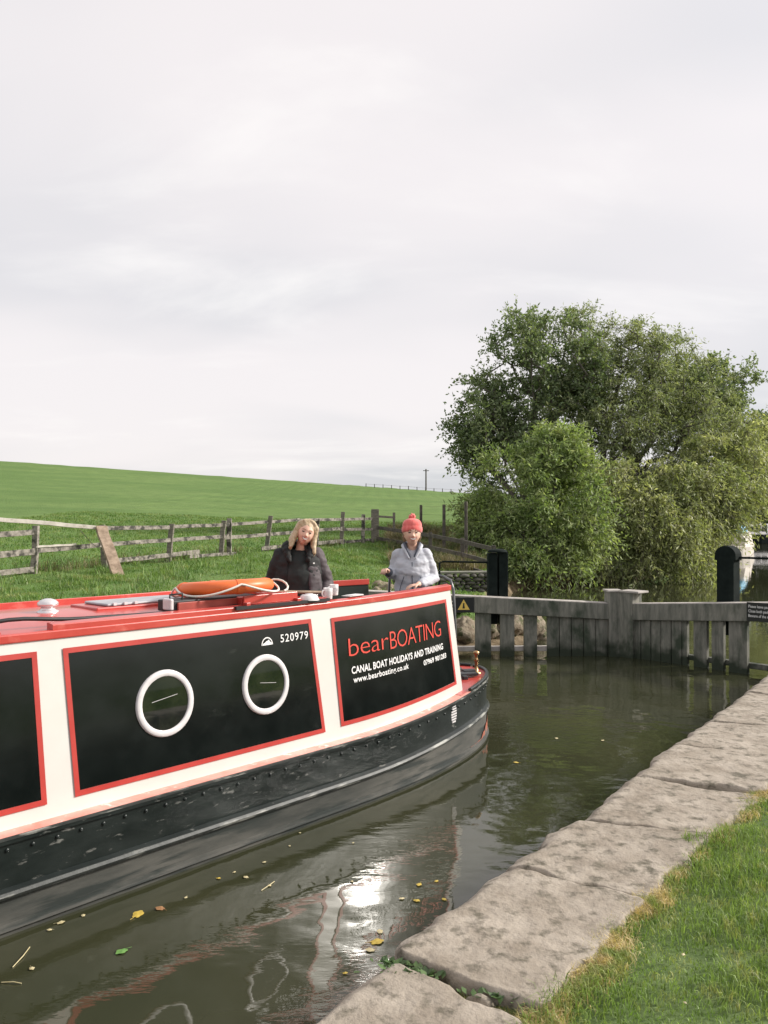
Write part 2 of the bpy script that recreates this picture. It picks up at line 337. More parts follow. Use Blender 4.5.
wall = empty('stone_lock_wall', K(4, EDGE, WATER_Z), 0, 'pale weathered stone lock wall of big flat coping slabs beside the grass', 'lock wall')
wo = Vector(wall.location)
def stone(q, zt=0.0, seed=0, nu=34, drop=.016, deep=.30, name='coping_stone', wob=.026, parent=wall, mt=None, amp=.007):
    """slab from four ground corners q (a,b): water side start, water side end, land side end, land side start"""
    mb = MB(); P = [K(*c) for c in q]; r = random.Random(seed); tz = [r.uniform(-.008, .008) for _ in range(4)]
    us = [i/nu for i in range(nu+1)]; us = sorted(set(us+[.008, .016, .026, .055, .984, .992, .974, .945]))
    def fn(u, v):
        p = P[0].lerp(P[1], u).lerp(P[3].lerp(P[2], u), v)
        du = min(u, 1-u)*(P[1]-P[0]).length; dv = min(v, 1-v)*(P[3]-P[0]).length; e = min(du, dv)
        ed = 1-sm(e/(.020+.012*fbm(p.x*4, p.y*4, seed, 2))); z = zt - drop*ed*ed - (.03*(1-sm(v*(P[3]-P[0]).length/.07)) if name == 'coping_stone' else 0)
        z += amp*fbm(p.x*2.3+seed*3.1, p.y*2.3, seed, 5) + amp*.35*fbm(p.x*11, p.y*11, seed, 5)*1.6 + tz[0]*(1-u)*(1-v)+tz[1]*u*(1-v)+tz[2]*u*v+tz[3]*(1-u)*v
        c = (P[0]+P[1]+P[2]+P[3])/4; w_ = wob*fbm(p.x*5, p.y*5, seed+9, 3)*1.6
        k = 1-sm(e/.10); dirv = (p-c).normalized(); p = p + dirv*w_*k
        # round the corners
        cr = (1-sm(du/.05))*(1-sm(dv/.05)); p = p - dirv*.015*cr
        return Vector((p.x, p.y, z))
    mb.grid(fn, us, us, smooth=True, flip=True)
    ring = [fn(u, 0) for u in us] + [fn(1, v) for v in us[1:]] + [fn(u, 1) for u in us[::-1][1:]] + [fn(0, v) for v in us[::-1][1:-1]]
    low = [Vector((p.x, p.y, p.z-.06 if False else zt-deep)) for p in ring]
    mb.rings([ring, low], caps=False)
    return mb.build(name, mt or m_stone, parent, origin=None if False else tuple(wo)) if parent is not wall else _rel(mb, name, mt or m_stone)
def _rel(mb, name, m):
    mb.v = [(x-wo.x, y-wo.y, z-wo.z) for x, y, z in mb.v]; return mb.build(name, m, wall, weld=True)
JO = [-3.2, -2.2, -1.1, 0.1, 1.25, 2.50, 3.48, 4.23, 5.11, 6.08, 6.92, 8.35, 9.3, 10.4, 11.4, 12.5, 13.6]
JI = [-3.2, -2.2, -1.0, 0.1, 1.3, 2.50, 3.50, 4.42, 5.27, 6.14, 7.15, 8.3, 9.35, 10.3, 11.5, 12.4, 13.7]
WI = [-1.1, -1.1, -1.12, -1.1, -1.14, -1.16, -1.13, -1.08, -1.0, -1.0, -.95, -1.0, -1.0, -1.05, -1, -1, -1]
for i in range(len(JO)-1):
    g0 = .007+.006*(i % 3)
    if i == 4: q = [(JO[i]+g0, EDGE), (JO[i+1]-.02, EDGE+.01), (JI[i+1]-.07, WI[i+1]), (JI[i]+g0, WI[i])]
    elif i == 5: q = [(JO[i]+.01, EDGE-.03), (JO[i+1]-g0, EDGE+.01), (JI[i+1]-g0, WI[i+1]), (JI[i]+.01, WI[i])]
    else: q = [(JO[i]+g0, EDGE+random.uniform(-.02, .02)), (JO[i+1]-g0, EDGE+random.uniform(-.02, .02)), (JI[i+1]-g0, WI[i+1]), (JI[i]+g0, WI[i])]
    stone(q, zt=random.uniform(-.012, .012), seed=i+1)
stone([(2.455, -1.44), (2.50, -1.43), (2.495, -1.30), (2.44, -1.31)], zt=.0, seed=77, nu=12, drop=.02, amp=.01, wob=.004)
# rubble fallen against the foot of the nearest slab, down to the water
wf = MB()
def wallface(a, z):
    k = .02*fbm(a*3, z*4, 1, 4)+.02*(abs(((a*1.3) % 1)-.5) > .47); return K(a, EDGE+.04+k, z) - wo
wf.grid(wallface, [x*.12 for x in range(-40, 118)], [-1.75, -1.3, -1.0, -.9, -.8, -.7, -.6, -.5, -.4, -.32, -.28], smooth=True)
wf.build('wall_face', m_stoned, wall)
jb = MB(); jb.add([K(-4.8, -1.70, -.055)-wo, K(14, -1.70, -.055)-wo, K(14, -1.0, -.055)-wo, K(-4.8, -1.0, -.055)-wo], [(3, 2, 1, 0)])
jb.build('joint_soil', mat('joint_soil', (.035, .03, .02), (.075, .06, .04), 20, .95, .01), wall)
wf2 = MB(); wf2.grid(lambda a, z: K(a, EDGE+.02, z) - wo, [14, 20, 40], [-1.75, -.02]); wf2.build('far_wall_face', m_stoned, wall)

# ------------------------------------------------------------------ the boat
BH = R(42.46); BZ = R(90)-BH; BU = Vector((math.sin(BH), math.cos(BH), 0)); BN = Vector((BU.y, -BU.x, 0)); BP = Vector((-2.27, 4.85, 0))
def BW(s, l, z): p = BP + BU*s + BN*l; return Vector((p.x, p.y, z))
S_END = 6.1; HB = 1.04
def hb(s):
    if s > 3: return HB*math.sqrt(max(0, 1-((s-3)/3.1)**2))
    if s < -8: return HB*math.sqrt(max(0, 1-((-8-s)/3.2)**1.6))
    return HB
def gz(s): return -.27+.1*sm((s-3)/3)+.25*sm((-6.5-s)/4)
def zt(s): return .85+.03*sm((s-2)/3)
def side(s, v, o=0.0):   # near cabin side, local coordinates (x along, y to the far side, z)
    base = gz(s); l = hb(s)-1.04-.11-.10*v + o
    return Vector((s, -l, base+v*(zt(s)-base)))
def fside(s, v, o=0.0):
    p = side(s, v, o); return Vector((p.x, 2.08-p.y, p.z))
m_hull = mat('hull_blacking', (.007, .011, .010), (.015, .021, .019), 2.2, .28, .0035, 3.2, (1, 1, 2.5), c3=(.17, .17, .155), s3=15, lo3=.62, hi3=.70, rough2=.42, st3=(.55, 1, 1.6), spec=.55)
m_hulllow = mat('hull_lit_band', (.040, .043, .038), (.12, .115, .10), 1.8, .6, .004, 6, (.5, 1, 2), c3=(.022, .028, .025), s3=3, lo3=.50, hi3=.60, st3=(.3, 1, 3.0))  # grey stands for light reflected by the tilted lower hull
m_rust = mat('worn_red_hull', (.42, .12, .07), (.26, .10, .07), 6, .6, .003, c3=(.12, .12, .105), s3=9, lo3=.50, hi3=.58)
m_white = mat('cream_coach_paint', (.68, .65, .60), (.73, .70, .65), 2, .28, coat=.5, c3=(.66, .62, .55), s3=2.5, lo3=.68, hi3=.8, st3=(.5, 1, 2))
m_red = mat('red_coach_paint', (.48, .052, .040), (.56, .08, .062), 3, .30, .0008, 12, coat=.3, c3=(.78, .25, .20), s3=4, lo3=.6, hi3=.85)
m_redln = mat('red_coach_line', (.44, .045, .036), (.50, .06, .048), 6, .35)
m_gun = mat('faded_red_gunwale_sheen', (.66, .24, .18), (.78, .40, .33), 5, .45, .002, c3=(.85, .72, .64), s3=9, lo3=.60, hi3=.68)  # faded red, with the ledge's glaring sheen painted in as pink
m_panel = mat('black_gloss_panel', (.004, .006, .0055), (.007, .010, .009), 3, .13, .0012, 1.6, coat=.1, rough2=.22, spec=.4, c3=(.03, .035, .03), s3=4, lo3=.66, hi3=.8, st3=(.5, 1, 1.4))
m_glass = mat('dark_porthole_glass', (.006, .009, .008), (.022, .026, .018), 5, .03, spec=.9, lo=.4, hi=.7)
m_ring = mat('white_plastic', (.64, .61, .61), (.74, .71, .70), 14, .3)
m_letr = mat('red_lettering', (.72, .07, .045), None, rough=.4)
m_letw = mat('white_lettering', (.85, .84, .82), None, rough=.4)
m_rubber = mat('black_rubber', (.012, .012, .012), (.02, .02, .02), 9, .55)
m_deckin = mat('dark_cabin_interior', (.02, .02, .02), (.035, .033, .03), 5, .7)
m_brass = mat('brass', (.45, .25, .14), (.5, .33, .16), 6, .35, metal=1)
boat = empty('canal_boat', BP, BZ, 'black and white narrowboat with red trim, portholes and lettered stern panel in the lock', 'canal boat')

ss = [-11.15, -11, -10.5, -9.5, -8.5, -8] + [-7+i for i in range(8)] + [i*.25 for i in range(1, 13)] + [3+i*.1 for i in range(1, 28)] + [5.75+.05*i for i in range(7)] + [6.085, 6.098]
prof = [(0, -.0), (.0, -.045), (-.022, -.05), (-.026, -.31), (0.004, -.325), (.012, -.345), (.004, -.365), (-.024, -.375)]   # (offset, below gunwale)
def hull_ring(s, o, dz): return [Vector((s, 1.04 - y*(hb(s)+o*(1 if hb(s) > .2 else hb(s)/.2)), gz(s)+dz)) for y in (1, -1)]
def hull_strip(name, pr, m, smooth=False):
    mb = MB()
    for sgn in (1, -1):
        path = [s for s in ss]
        mb.grid(lambda s, k: Vector((s + (.0 if s < 6 else pr[k][0]*.5), 1.04 - sgn*max(0, hb(s)+pr[k][0]*min(1, hb(s)/.3)), pr[k][1] + gz(s) if pr[k][1] > -.40 else WATER_Z + (pr[k][1]+9))), path, list(range(len(pr))), smooth=smooth, flip=sgn < 0)
    return mb.build(name, m, boat, weld=True)
hull = hull_strip('hull', prof, m_hull)
m_strake = mat('worn_strake', (.025, .03, .028), (.05, .055, .05), 6, .5, .003, 12, c3=(.30, .30, .27), s3=9, lo3=.53, hi3=.63, st3=(.3, 1, 2))
hull_strip('rubbing_strake', [(-.024, -.320), (.010, -.326), (.020, -.345), (.010, -.364), (-.024, -.370)], m_strake)
hull_strip('gunwale_edge', [(-.004, -.001), (.006, -.004), (.006, -.020), (-.004, -.023)], m_strake)
hull_strip('lower_hull', [(-.024, -.375), (-.026, -9+.065), (.006, -9+.055), (.010, -9+.035), (-.01, -9+.02), (-.03, -9-.4)], m_hulllow)
rp = MB()
for sgn in (1,):
    rp.grid(lambda s, w_: Vector((s, 1.04 - sgn*(hb(s)-.012), max(WATER_Z+.075, gz(s)-.385-.06*fbm(s*7, 1.3, 2, 3)-.42*max(0, 5.95-s))*(1-w_)+(WATER_Z+.068)*w_)), [5.02+.04*i for i in range(27)]+[6.085, 6.095], [0, .25, .5, .75, 1])
rp.build('red_paint_patch', m_rust, boat)
# gunwale ledge and decks
gl = MB()
for sgn in (1, -1): gl.grid(lambda s, w_: Vector((s, 1.04 - sgn*max(0, hb(s)-w_), gz(s)+.002*(w_ > 0))), [s for s in ss if s < 5.05], [0, .16], flip=sgn > 0)
gl.build('gunwale', m_gun, boat)
dk = MB(); dk.grid(lambda s, w_: Vector((s, 1.04 + (hb(s)-.035)*w_, gz(s)+.004)), [s for s in ss if s >= 4.8], [-1, -.5, 0, .5, 1], flip=False)
dk.build('stern_deck', m_red, boat)
dk = MB(); dk.grid(lambda s, w_: Vector((s, 1.04 + hb(s)*w_, gz(s)-.01)), [s for s in ss if s <= -7], [-1, 0, 1]); dk.build('bow_deck', m_red, boat)
rim = MB()
for sgn in (1, -1): rim.tube([Vector((s, 1.04 - sgn*max(0, hb(s)-.018), gz(s)+.018)) for s in ss if s >= 4.95], .02, 8)
rim.build('deck_rim', m_hull, boat)
# side rivets and dents
rv0 = None; s = -1.8
while s < 5.9:
    c0 = Vector((s, -(hb(s)-1.04-.018), gz(s)-.085-.01*random.random()))
    if rv0 is None: mb = MB(); mb.ball((0, 0, 0), (.013, .007, .013), 5); rv0 = mb.build('rivet', m_hull, boat); rv = rv0
    else: rv = rv0.copy(); col.objects.link(rv); rv.parent = boat
    rv.location = c0; s += .155
# louvred vent in the hull side
vt = MB(); sv = 4.60; lv = hb(sv)-1.04-.026
sl = math.atan2(hb(sv+.05)-hb(sv-.05), .1)
for k in range(7): vt.box((sv, -lv-.004, gz(sv)-.215+k*.026), (.12*math.sqrt(max(.2, 1-((k-3)/3.9)**2)), .010, .015), -sl)
vt.build('hull_vent', m_ring, boat)
# cabin
def svals(a, b, st=.12): n = max(2, int((b-a)/st)+1); return [a+(b-a)*i/n for i in range(n+1)]
def endsl(v): return 4.99-.13*v      # raked after end of the cabin side
def remap(s, v, s0=-8.2): return s if s < 4 else 4+(s-4)/(.99)*(endsl(v)-4)
VS = [i/8 for i in range(9)]
cs = MB(); SV = svals(-8.2, 3.8, .3)+svals(4, 4.99, .08)
cs.grid(lambda s, v: side(remap(s, v), v), SV, VS, flip=False); cs.grid(lambda s, v: fside(remap(s, v), v), SV, VS, flip=True)
cs.build('cabin_side', m_white, boat)
ci = MB()
SV2 = svals(2.9, 3.8, .1)+svals(4, 4.99, .08)
ci.grid(lambda s, v: side(remap(s, v), v, -.045), SV2, VS, flip=True); ci.grid(lambda s, v: fside(remap(s, v), v, -.045), SV2, VS, flip=False)
for fn in (side, fside):
    ci.grid(lambda w_, v: fn(remap(4.99, v), v, -.045*w_)+Vector((.001, 0, 0)), [0, 1], VS, flip=fn is fside)
ci.grid(lambda y, z: Vector((2.88, y, z)), [.27, 1.81], [-.2, .84])
ci.build('cabin_lining', mat('dark_green_lining', (.012, .022, .018), (.02, .032, .027), 4, .5), boat)
fl = MB(); fl.grid(lambda s, w_: Vector((s, 1.04+(hb(s)-.30)*w_, -.035)), svals(2.88, 4.9, .2), [-1, 1]); fl.box((4.92, 1.04, -.11), (.04, .9, .13)); fl.build('stern_floor', m_deckin, boat)
# cap rail on the well sides
cr = MB()
for fn, sg in ((side, 1), (fside, -1)):
    S3 = svals(2.85, 3.8, .1)+svals(4, 4.99, .08)
    o_, i_ = .012, -.055
    rg = []
    for s in S3:
        sx = remap(s, 1)+.004; a = fn(sx, 1, o_); b_ = fn(sx, 1, i_)
        rg.append([a+Vector((0, 0, -.004)), a+Vector((0, 0, .05)), b_+Vector((0, 0, .062)), b_+Vector((0, 0, -.004))])
    cr.rings(rg, smooth=False)
cr.build('cap_rail', m_red, boat, bevel=.006)
# roof with camber, edge moulding and handrails
def roofp(s, w_):   # w_ 0 near edge .. 1 far edge
    y0 = side(s, 1).y; y1 = fside(s, 1).y; y = y0+(y1-y0)*w_; return Vector((s, y, zt(s)+.035+.055*math.sin(math.pi*w_)))
rf = MB(); SR = svals(-8.25, 2.9, .3); WS = [0, .02, .05, .1, .2, .35, .5, .65, .8, .9, .95, .98, 1]
rf.grid(roofp, SR, WS, smooth=True)
rf.build('roof', m_red, boat)
re_ = MB()
for fn in (side, fside):
    rg = []
    for s in SR: a = fn(s, 1, .014); b_ = fn(s, 1, -.03); rg.append([a+Vector((0, 0, -.006)), a+Vector((0, 0, .05)), b_+Vector((0, 0, .055)), b_+Vector((0, 0, -.006))])
    re_.rings(rg, smooth=False)
re_.build('roof_edge', m_red, boat, bevel=.008)
rb = MB(); rb.box((2.90, 1.04, .885), (.03, 1.62, .07)); rb.build('roof_end', m_red, boat)
hr = MB()
for fn, d in ((side, 1), (fside, -1)):
    rg = []
    for s in svals(.42, 2.85, .2):
        a = fn(s, 1, .008); b_ = fn(s, 1, -.075)
        rg.append([a+Vector((0, 0, .047)), a+Vector((0, 0, .088)), b_+Vector((0, 0, .096)), b_+Vector((0, 0, .03))])
    hr.rings(rg, smooth=False)
hr.build('handrail', m_red, boat, bevel=.006)
hr = MB()
rg = []
for s in svals(-7.8, .12, .3):
    a = side(s, 1, -.06); b_ = side(s, 1, -.11); rg.append([a+Vector((0, 0, .035)), a+Vector((0, 0, .06)), b_+Vector((0, 0, .065)), b_+Vector((0, 0, .04))])
hr.rings(rg, smooth=False); hr.build('handrail', m_red, boat, bevel=.006)
# painted panels with red coach lines, following the side
def panel(s0, s1, sk0=0.0, sk1=0.0, v0=.115, v1=.905, m=m_panel, name='side_panel', bw=.035):
    mb = MB(); L = lambda s_, v, o: side(s_ + (v-.5)*0, v, o)
    def P(x, y, o): # x,y 0..1
        v = v0+(v1-v0)*y; s_ = (s0+sk0*y)+(s1+sk1*y-s0-sk0*y)*x; return side(s_, v, o)
    xs = [i/18 for i in range(19)]; ys = [0, .25, .5, .75, 1]
    mb.grid(lambda x, y: P(x, y, .004), xs, ys); p = mb.build(name, m, boat)
    e = MB(); bx = bw/(s1-s0); by = bw/1.12/(v1-v0)
    def strip(xa, xb, ya, yb):
        e.grid(lambda x, y: P(x, y, .0075), [xa+(xb-xa)*i/16 for i in range(17)], [ya+(yb-ya)*i/4 for i in range(5)])
    strip(-bx, 1+bx, 1, 1+by); strip(-bx, 1+bx, -by, 0); strip(-bx, 0, 0, 1); strip(1, 1+bx, 0, 1)
    e.build('coach_line', m_redln, p)
    return p
panel(-3.2, .31, 0, -.03); panel(.565, 2.715, -.045, -.085); sgn_p = panel(2.975, 4.80, -.045, -.10, .125, .89)
panel(-5.9, -3.5); panel(-7.8, -6.2)
# portholes
def porthole(s0, v0):
    mb = MB(); c0 = side(s0, v0); nrm = Vector((0, -1, .09)).normalized(); up = Vector((0, .09, 1)).normalized(); rt = Vector((1, 0, 0))
    prof_ = [(.188, .006), (.190, .016), (.195, .020), (.226, .020), (.234, .014), (.236, .004)]; n = 40
    rings = [[c0 + rt*r*math.cos(2*math.pi*k/n) + up*r*math.sin(2*math.pi*k/n) + nrm*h for k in range(n)] for r, h in prof_]
    mb.rings(rings, caps=False); p = mb.build('porthole', m_ring, boat)
    gm = MB(); gm.add([c0 + rt*.190*math.cos(2*math.pi*k/n) + up*.190*math.sin(2*math.pi*k/n) + nrm*.0085 for k in range(n)], [tuple(range(n))]); gm.build('glass', m_glass, p)
    il = MB(); il.beam(c0+rt*(-.11+.05*(s0 > 2))+up*.02+nrm*.0095, c0+rt*.10+up*(.05-.05*(s0 > 2))+nrm*.0095, .002, .003); il.build('inner_latch', m_ring, p)
porthole(1.225, .517); porthole(2.143, .517); porthole(-1.5, .517); porthole(-4.7, .517)
# lettering on the stern panel
def on_side(s0, v0, slope=0.0):
    def fn(x, y):
        s_ = s0+x*math.cos(slope)-0*y; return side(s_, v0+(y+x*math.sin(slope))/1.1, .010)
    return fn
lt = MB()
lettering(lt, 'bear', on_side(3.085, .606), .545, .158, -.012, .95)
lettering(lt, 'BOATING', on_side(3.655, .594), .905, .165, -.012, .9)
lt.build('lettering', m_letr, sgn_p)
lt = MB()
lettering(lt, 'CANAL BOAT HOLIDAYS AND TRAINING', on_side(3.105, .470), 1.475, .060, .022, 1.05)
lettering(lt, 'www.bearboating.co.uk', on_side(3.12, .400), .80, .050, .018, 1.08)
lettering(lt, '07969 901283', on_side(4.18, .383), .455, .048, .02, 1.0)
lt.build('lettering', m_letw, sgn_p)
lt = MB(); lettering(lt, '520979', on_side(2.315, .795), .300, .062, .005, 1.15); lt.build('registration_number', m_letw, boat); lt = MB()
# small badge: arch outline over a white mound
fnb = on_side(2.115, .79)
arc = [(0.06+.058*math.cos(a), .0+.062*math.sin(a)) for a in [math.pi*i/14 for i in range(15)]]; arc2 = [(0.06+.050*math.cos(a), .0+.053*math.sin(a)) for a in [math.pi*i/14 for i in range(15)]]
lt.add([fnb(*p) for p in arc+arc2], [(i, i+1, 16+i, 15+i) for i in range(14)])
mound = [(0.012, 0), (.108, 0), (.104, .018), (.088, .024), (.08, .042), (.066, .034), (.052, .03), (.04, .022), (.02, .014)]
lt.add([fnb(*p) for p in mound], [tuple(range(len(mound)))])
lt.build('badge', m_letw, boat)
# mushroom vents, stern fittings
def mush(s_, y_, r=.075):
    z0 = zt(s_)+.03+.055*math.sin(math.pi*(y_/2.08)); mb = MB()
    mb.lathe([(r*1.02, 0), (r*1.02, .012), (r*.72, .02), (r*.62, .045), (r*.9, .048), (r*1.0, .058), (r*.96, .075), (r*.7, .092), (r*.3, .102), (.0001, .104)], (s_, y_, z0), 24)
    mb.build('mushroom_vent', mat('polished_vent', (.72, .70, .70), (.8, .78, .78), 8, .25, metal=.6), boat)
mush(.74, .95); mush(-2.6, 1.04)
mb = MB(); mb.lathe([(.022, 0), (.022, .10), (.03, .10), (.03, .13), (.016, .14), (.016, .20), (.03, .205), (.034, .225), (.02, .24), (.0001, .245)], (5.62, 1.06, gz(5.6)), 16); mb.build('rudder_post', m_brass, boat)
mb = MB(); mb.lathe([(.055, 0), (.055, .012), (.022, .02), (.018, .14), (.03, .15), (.016, .17), (.016, .21), (.034, .225), (.034, .25), (.012, .262), (.0001, .264)], (5.66, .66, gz(5.6)+.03), 16); mb.build('mooring_stud', m_brass, boat)
mb = MB(); mb.box((5.62, 1.06, gz(5.6)+.03), (.26, .26, .05)); mb.build('rudder_box', m_rubber, boat, bevel=.01)
for yy, an in ((.70, -.55), (1.5, .5)):
    mb = MB(); mb.box((5.52, yy, gz(5.5)+.045), (.26, .13, .03), an); mb.box((5.44, yy-.02, gz(5.5)+.02), (.06, .15, .045), an); mb.box((5.62, yy+.03, gz(5.5)+.06), (.16, .11, .03), an)
    mb.build('stern_step', mat('black_tread', (.03, .032, .033), (.055, .057, .06), 8, .5), boat, bevel=.008)
mb = MB()
pth = [(5.12, .55, gz(5)), (5.12, .55, .45), (5.10, .56, .86), (5.1, .60, .96), (5.1, .70, 1.0), (5.12, 1.04, 1.005), (5.12, 1.40, 1.0), (5.1, 1.50, .94), (5.1, 1.52, .45), (5.12, 1.52, gz(5))]
mb.tube(pth, .016, 10); mb.build('stern_rail', mat('stern_rail_steel', (.10, .11, .11), (.2, .2, .2), 5, .3, metal=.4), boat)
mb = MB(); mb.tube([(5.58, 1.06, gz(5.6)+.2), (5.5, 1.1, .3), (5.3, 1.16, .62), (4.95, 1.2, .86), (4.6, .95, 1.0)], .018, 10); mb.build('tiller', m_rubber, boat)

# things on the roof
ho = MB(); pts = []
for i in range(61):
    s_ = -3+i*.10; pts.append(BW(s_, -.33-.02*math.sin(s_*1.6)-.05*math.exp(-((s_+.15)/.35)**2), zt(s_)+.078+.012*math.sin(s_*2.3)**2+.045*math.exp(-((s_-.22)/.28)**2)))
ho.tube(pts, .014, 8); o = ho.build('roof_hose', m_rubber, origin=tuple(pts[0])); tag(o, 'long black hose lying along the red roof of the boat', 'hose')
# raised vent hatch with white lid
RO = lambda s_, l_, z_: BW(s_, l_, z_)
e = empty('roof_hatch', BW(1.50, -1.0, .915), BZ, 'low red roof hatch under a flat white lid', 'hatch')
mb = MB(); mb.box((0, 0, .015), (.92, .42, .05)); mb.build('hatch_base', m_red, e, bevel=.01)
mb = MB(); mb.box((.02, 0, .051), (.76, .36, .02)); mb.build('hatch_lid', mat('white_lid', (.34, .34, .36), (.46, .46, .48), 4, .35), e, bevel=.01)
mb = MB()
for i in range(3): mb = MB(); mb.box((-.30+.09*i, -.185, .056), (.025, .02, .02)); mb.build('hinge', m_ring, e)
# long black locker with red face
e = empty('roof_locker', BW(1.80, -.60, .93), BZ, 'long low black roof locker with dark red face and handle under the lifebuoy', 'locker')
mb = MB(); mb.box((0, -.16, .038), (.80, .20, .085)); mb.build('locker_body', m_rubber, e, bevel=.008)
mb = MB(); mb.box((.01, -.27, .036), (.74, .02, .06)); mb.build('front_board', mat('dull_red_board', (.30, .045, .03), (.40, .07, .05), 6, .5), e, bevel=.004)
mb = MB(); mb.box((-.41, -.22, .055), (.03, .11, .085)); mb.build('end_cap', m_ring, e, bevel=.01)
mb = MB(); mb.tube([(-.37, -.18, .07), (-.37, -.18, .12), (-.26, -.18, .125), (-.26, -.18, .07)], .008, 8); mb.build('handle', m_rubber, e)
e = empty('sliding_hatch', BW(2.27, -.56, .935), BZ, 'bright red sliding hatch box beneath the right end of the lifebuoy', 'hatch')
mb = MB(); mb.box((0, 0, .03), (.56, .58, .08)); mb.build('hatch_top', m_red, e, bevel=.008)
mb = MB(); mb.box((.0, -.31, .045), (.56, .02, .07)); mb.build('front_board', m_red, e, bevel=.004)
for bx_ in (-.27, .26): mb = MB(); mb.box((bx_, -.34, .0), (.04, .05, .06)); mb.build('bracket', m_red, e, bevel=.004)
mb = MB(); mb.box((.1, -.36, -.005), (1.0, .04, .025)); mb.build('hatch_shadow_bar', m_rubber, e)  # black bar put in for the dark shadow under the hatch box
# lifebuoy ring
m_or = mat('orange_lifebuoy', (.78, .15, .035), (.84, .20, .05), 4, .42, .001, c3=(.6, .14, .03), s3=5, lo3=.62, hi3=.75)
LBC = BW(2.03, -.54, 1.068)
lb = empty('lifebuoy', LBC, BZ, 'orange lifebuoy ring with white grab rope lying flat on the boat roof', 'lifebuoy'); lb.rotation_euler = (R(-4.6), 0, BZ)
mb = MB(); nmaj, nmin = 56, 16
mb.rings([[Vector(((.335+.062*math.cos(q))*math.cos(p), (.335+.062*math.cos(q))*math.sin(p), .055*math.sin(q))) for q in [2*math.pi*j/nmin for j in range(nmin)]] for p in [2*math.pi*i/nmaj for i in range(nmaj+1)]], caps=False)
mb.build('ring', m_or, lb, weld=True)
for k in range(4):
    cl = MB()
    p0 = math.pi/4+k*math.pi/2-1.1
    cl.rings([[Vector(((.335+.066*math.cos(q))*math.cos(p), (.335+.066*math.cos(q))*math.sin(p), .059*math.sin(q))) for q in [2*math.pi*j/nmin for j in range(nmin)]] for p in [p0-.07, p0, p0+.07]], caps=True)
    cl.build('rope_band', m_or, lb)
rp_ = MB(); pts = []
for i in range(97):
    p = 2*math.pi*i/96; ph = ((p-math.pi/4+1.1) / (math.pi/2)) % 1; sag = math.sin(math.pi*ph); pts.append((( .405+.035*sag)*math.cos(p), (.405+.035*sag)*math.sin(p), .02-.075*sag))
rp_.tube(pts, .0085, 8, close=False); rp_.tube([(.39, -.06, .01), (.415, -.07, .03), (.44, -.09, .038), (.465, -.12, .034), (.482, -.155, .02), (.488, -.19, -.002), (.48, -.22, -.028), (.455, -.24, -.05), (.42, -.24, -.062)], .0085, 8)
rp_.build('grab_rope', mat('pale_rope', (.72, .66, .58), (.8, .75, .68), 30, .8), lb)
mb = MB(); mb.tube([BW(2.45, -.50, 1.0), BW(2.75, -.52, .985), BW(3.05, -.45, .965)], .014, 8); tag(mb.build('wooden_pole', m_woodb, origin=tuple(BW(2.45, -.5, 1.0))), 'short pale wooden pole lying on the roof behind the mugs', 'pole')
m_china = mat('white_china', (.76, .74, .73), (.82, .8, .79), 9, .25)
def mug(s_, l_, z_, label, patt):
    e = empty('mug', BW(s_, l_, z_), BZ, label, 'mug', 'mugs on the boat roof')
    b_ = MB(); b_.lathe([(.0001, 0), (.034, 0), (.038, .006), (.041, .095), (.0395, .098), (.036, .094), (.033, .012), (.0001, .010)], (0, 0, 0), 20); b_.build('cup', m_china, e)
    h = MB(); h.tube([(-.038, 0, .078), (-.062, 0, .08), (-.072, 0, .052), (-.06, 0, .026), (-.037, 0, .024)], .006, 8); h.build('handle', m_china, e)
    p = MB(); p.lathe([(.0398+.0008, .03), (.0412+.0006, .07)], (0, 0, 0), 20); p.build('printed_band', patt, e)
mug(2.93, -.27, .925, 'white mug nearer the bowl at the end of the red roof', mat('mug_band_a', (.62, .55, .55), (.72, .7, .7), 60, .3))
mug(3.06, -.33, .945, 'patterned white mug furthest right, beside the stern well', mat('mug_band_b', (.42, .40, .42), (.72, .7, .7), 50, .3))
e = empty('bowl', BW(2.68, -.24, .935), BZ, 'upturned white bowl on the red roof left of the mugs', 'bowl')
mb = MB(); mb.lathe([(.085, 0), (.083, .01), (.07, .04), (.06, .048), (.035, .05), (.033, .055), (.0001, .055)], (0, 0, 0), 28); mb.build('shell', m_china, e)
mb = MB(); mb.lathe([(.086, 0), (.09, .003), (.086, .007)], (0, 0, 0), 28); mb.build('rim', m_china, e)
mb = MB(); c0 = BW(3.27, -.30, .93); mb.box((0, 0, .003), (.20, .10, .004), .1); mb.box((.02, 0, .008), (.17, .09, .003), .18)
o = mb.build('folded_paper', m_china); o.location = c0; o.rotation_euler = (0, 0, BZ); tag(o, 'small folded white paper on the cap rail beside the mugs', 'paper')

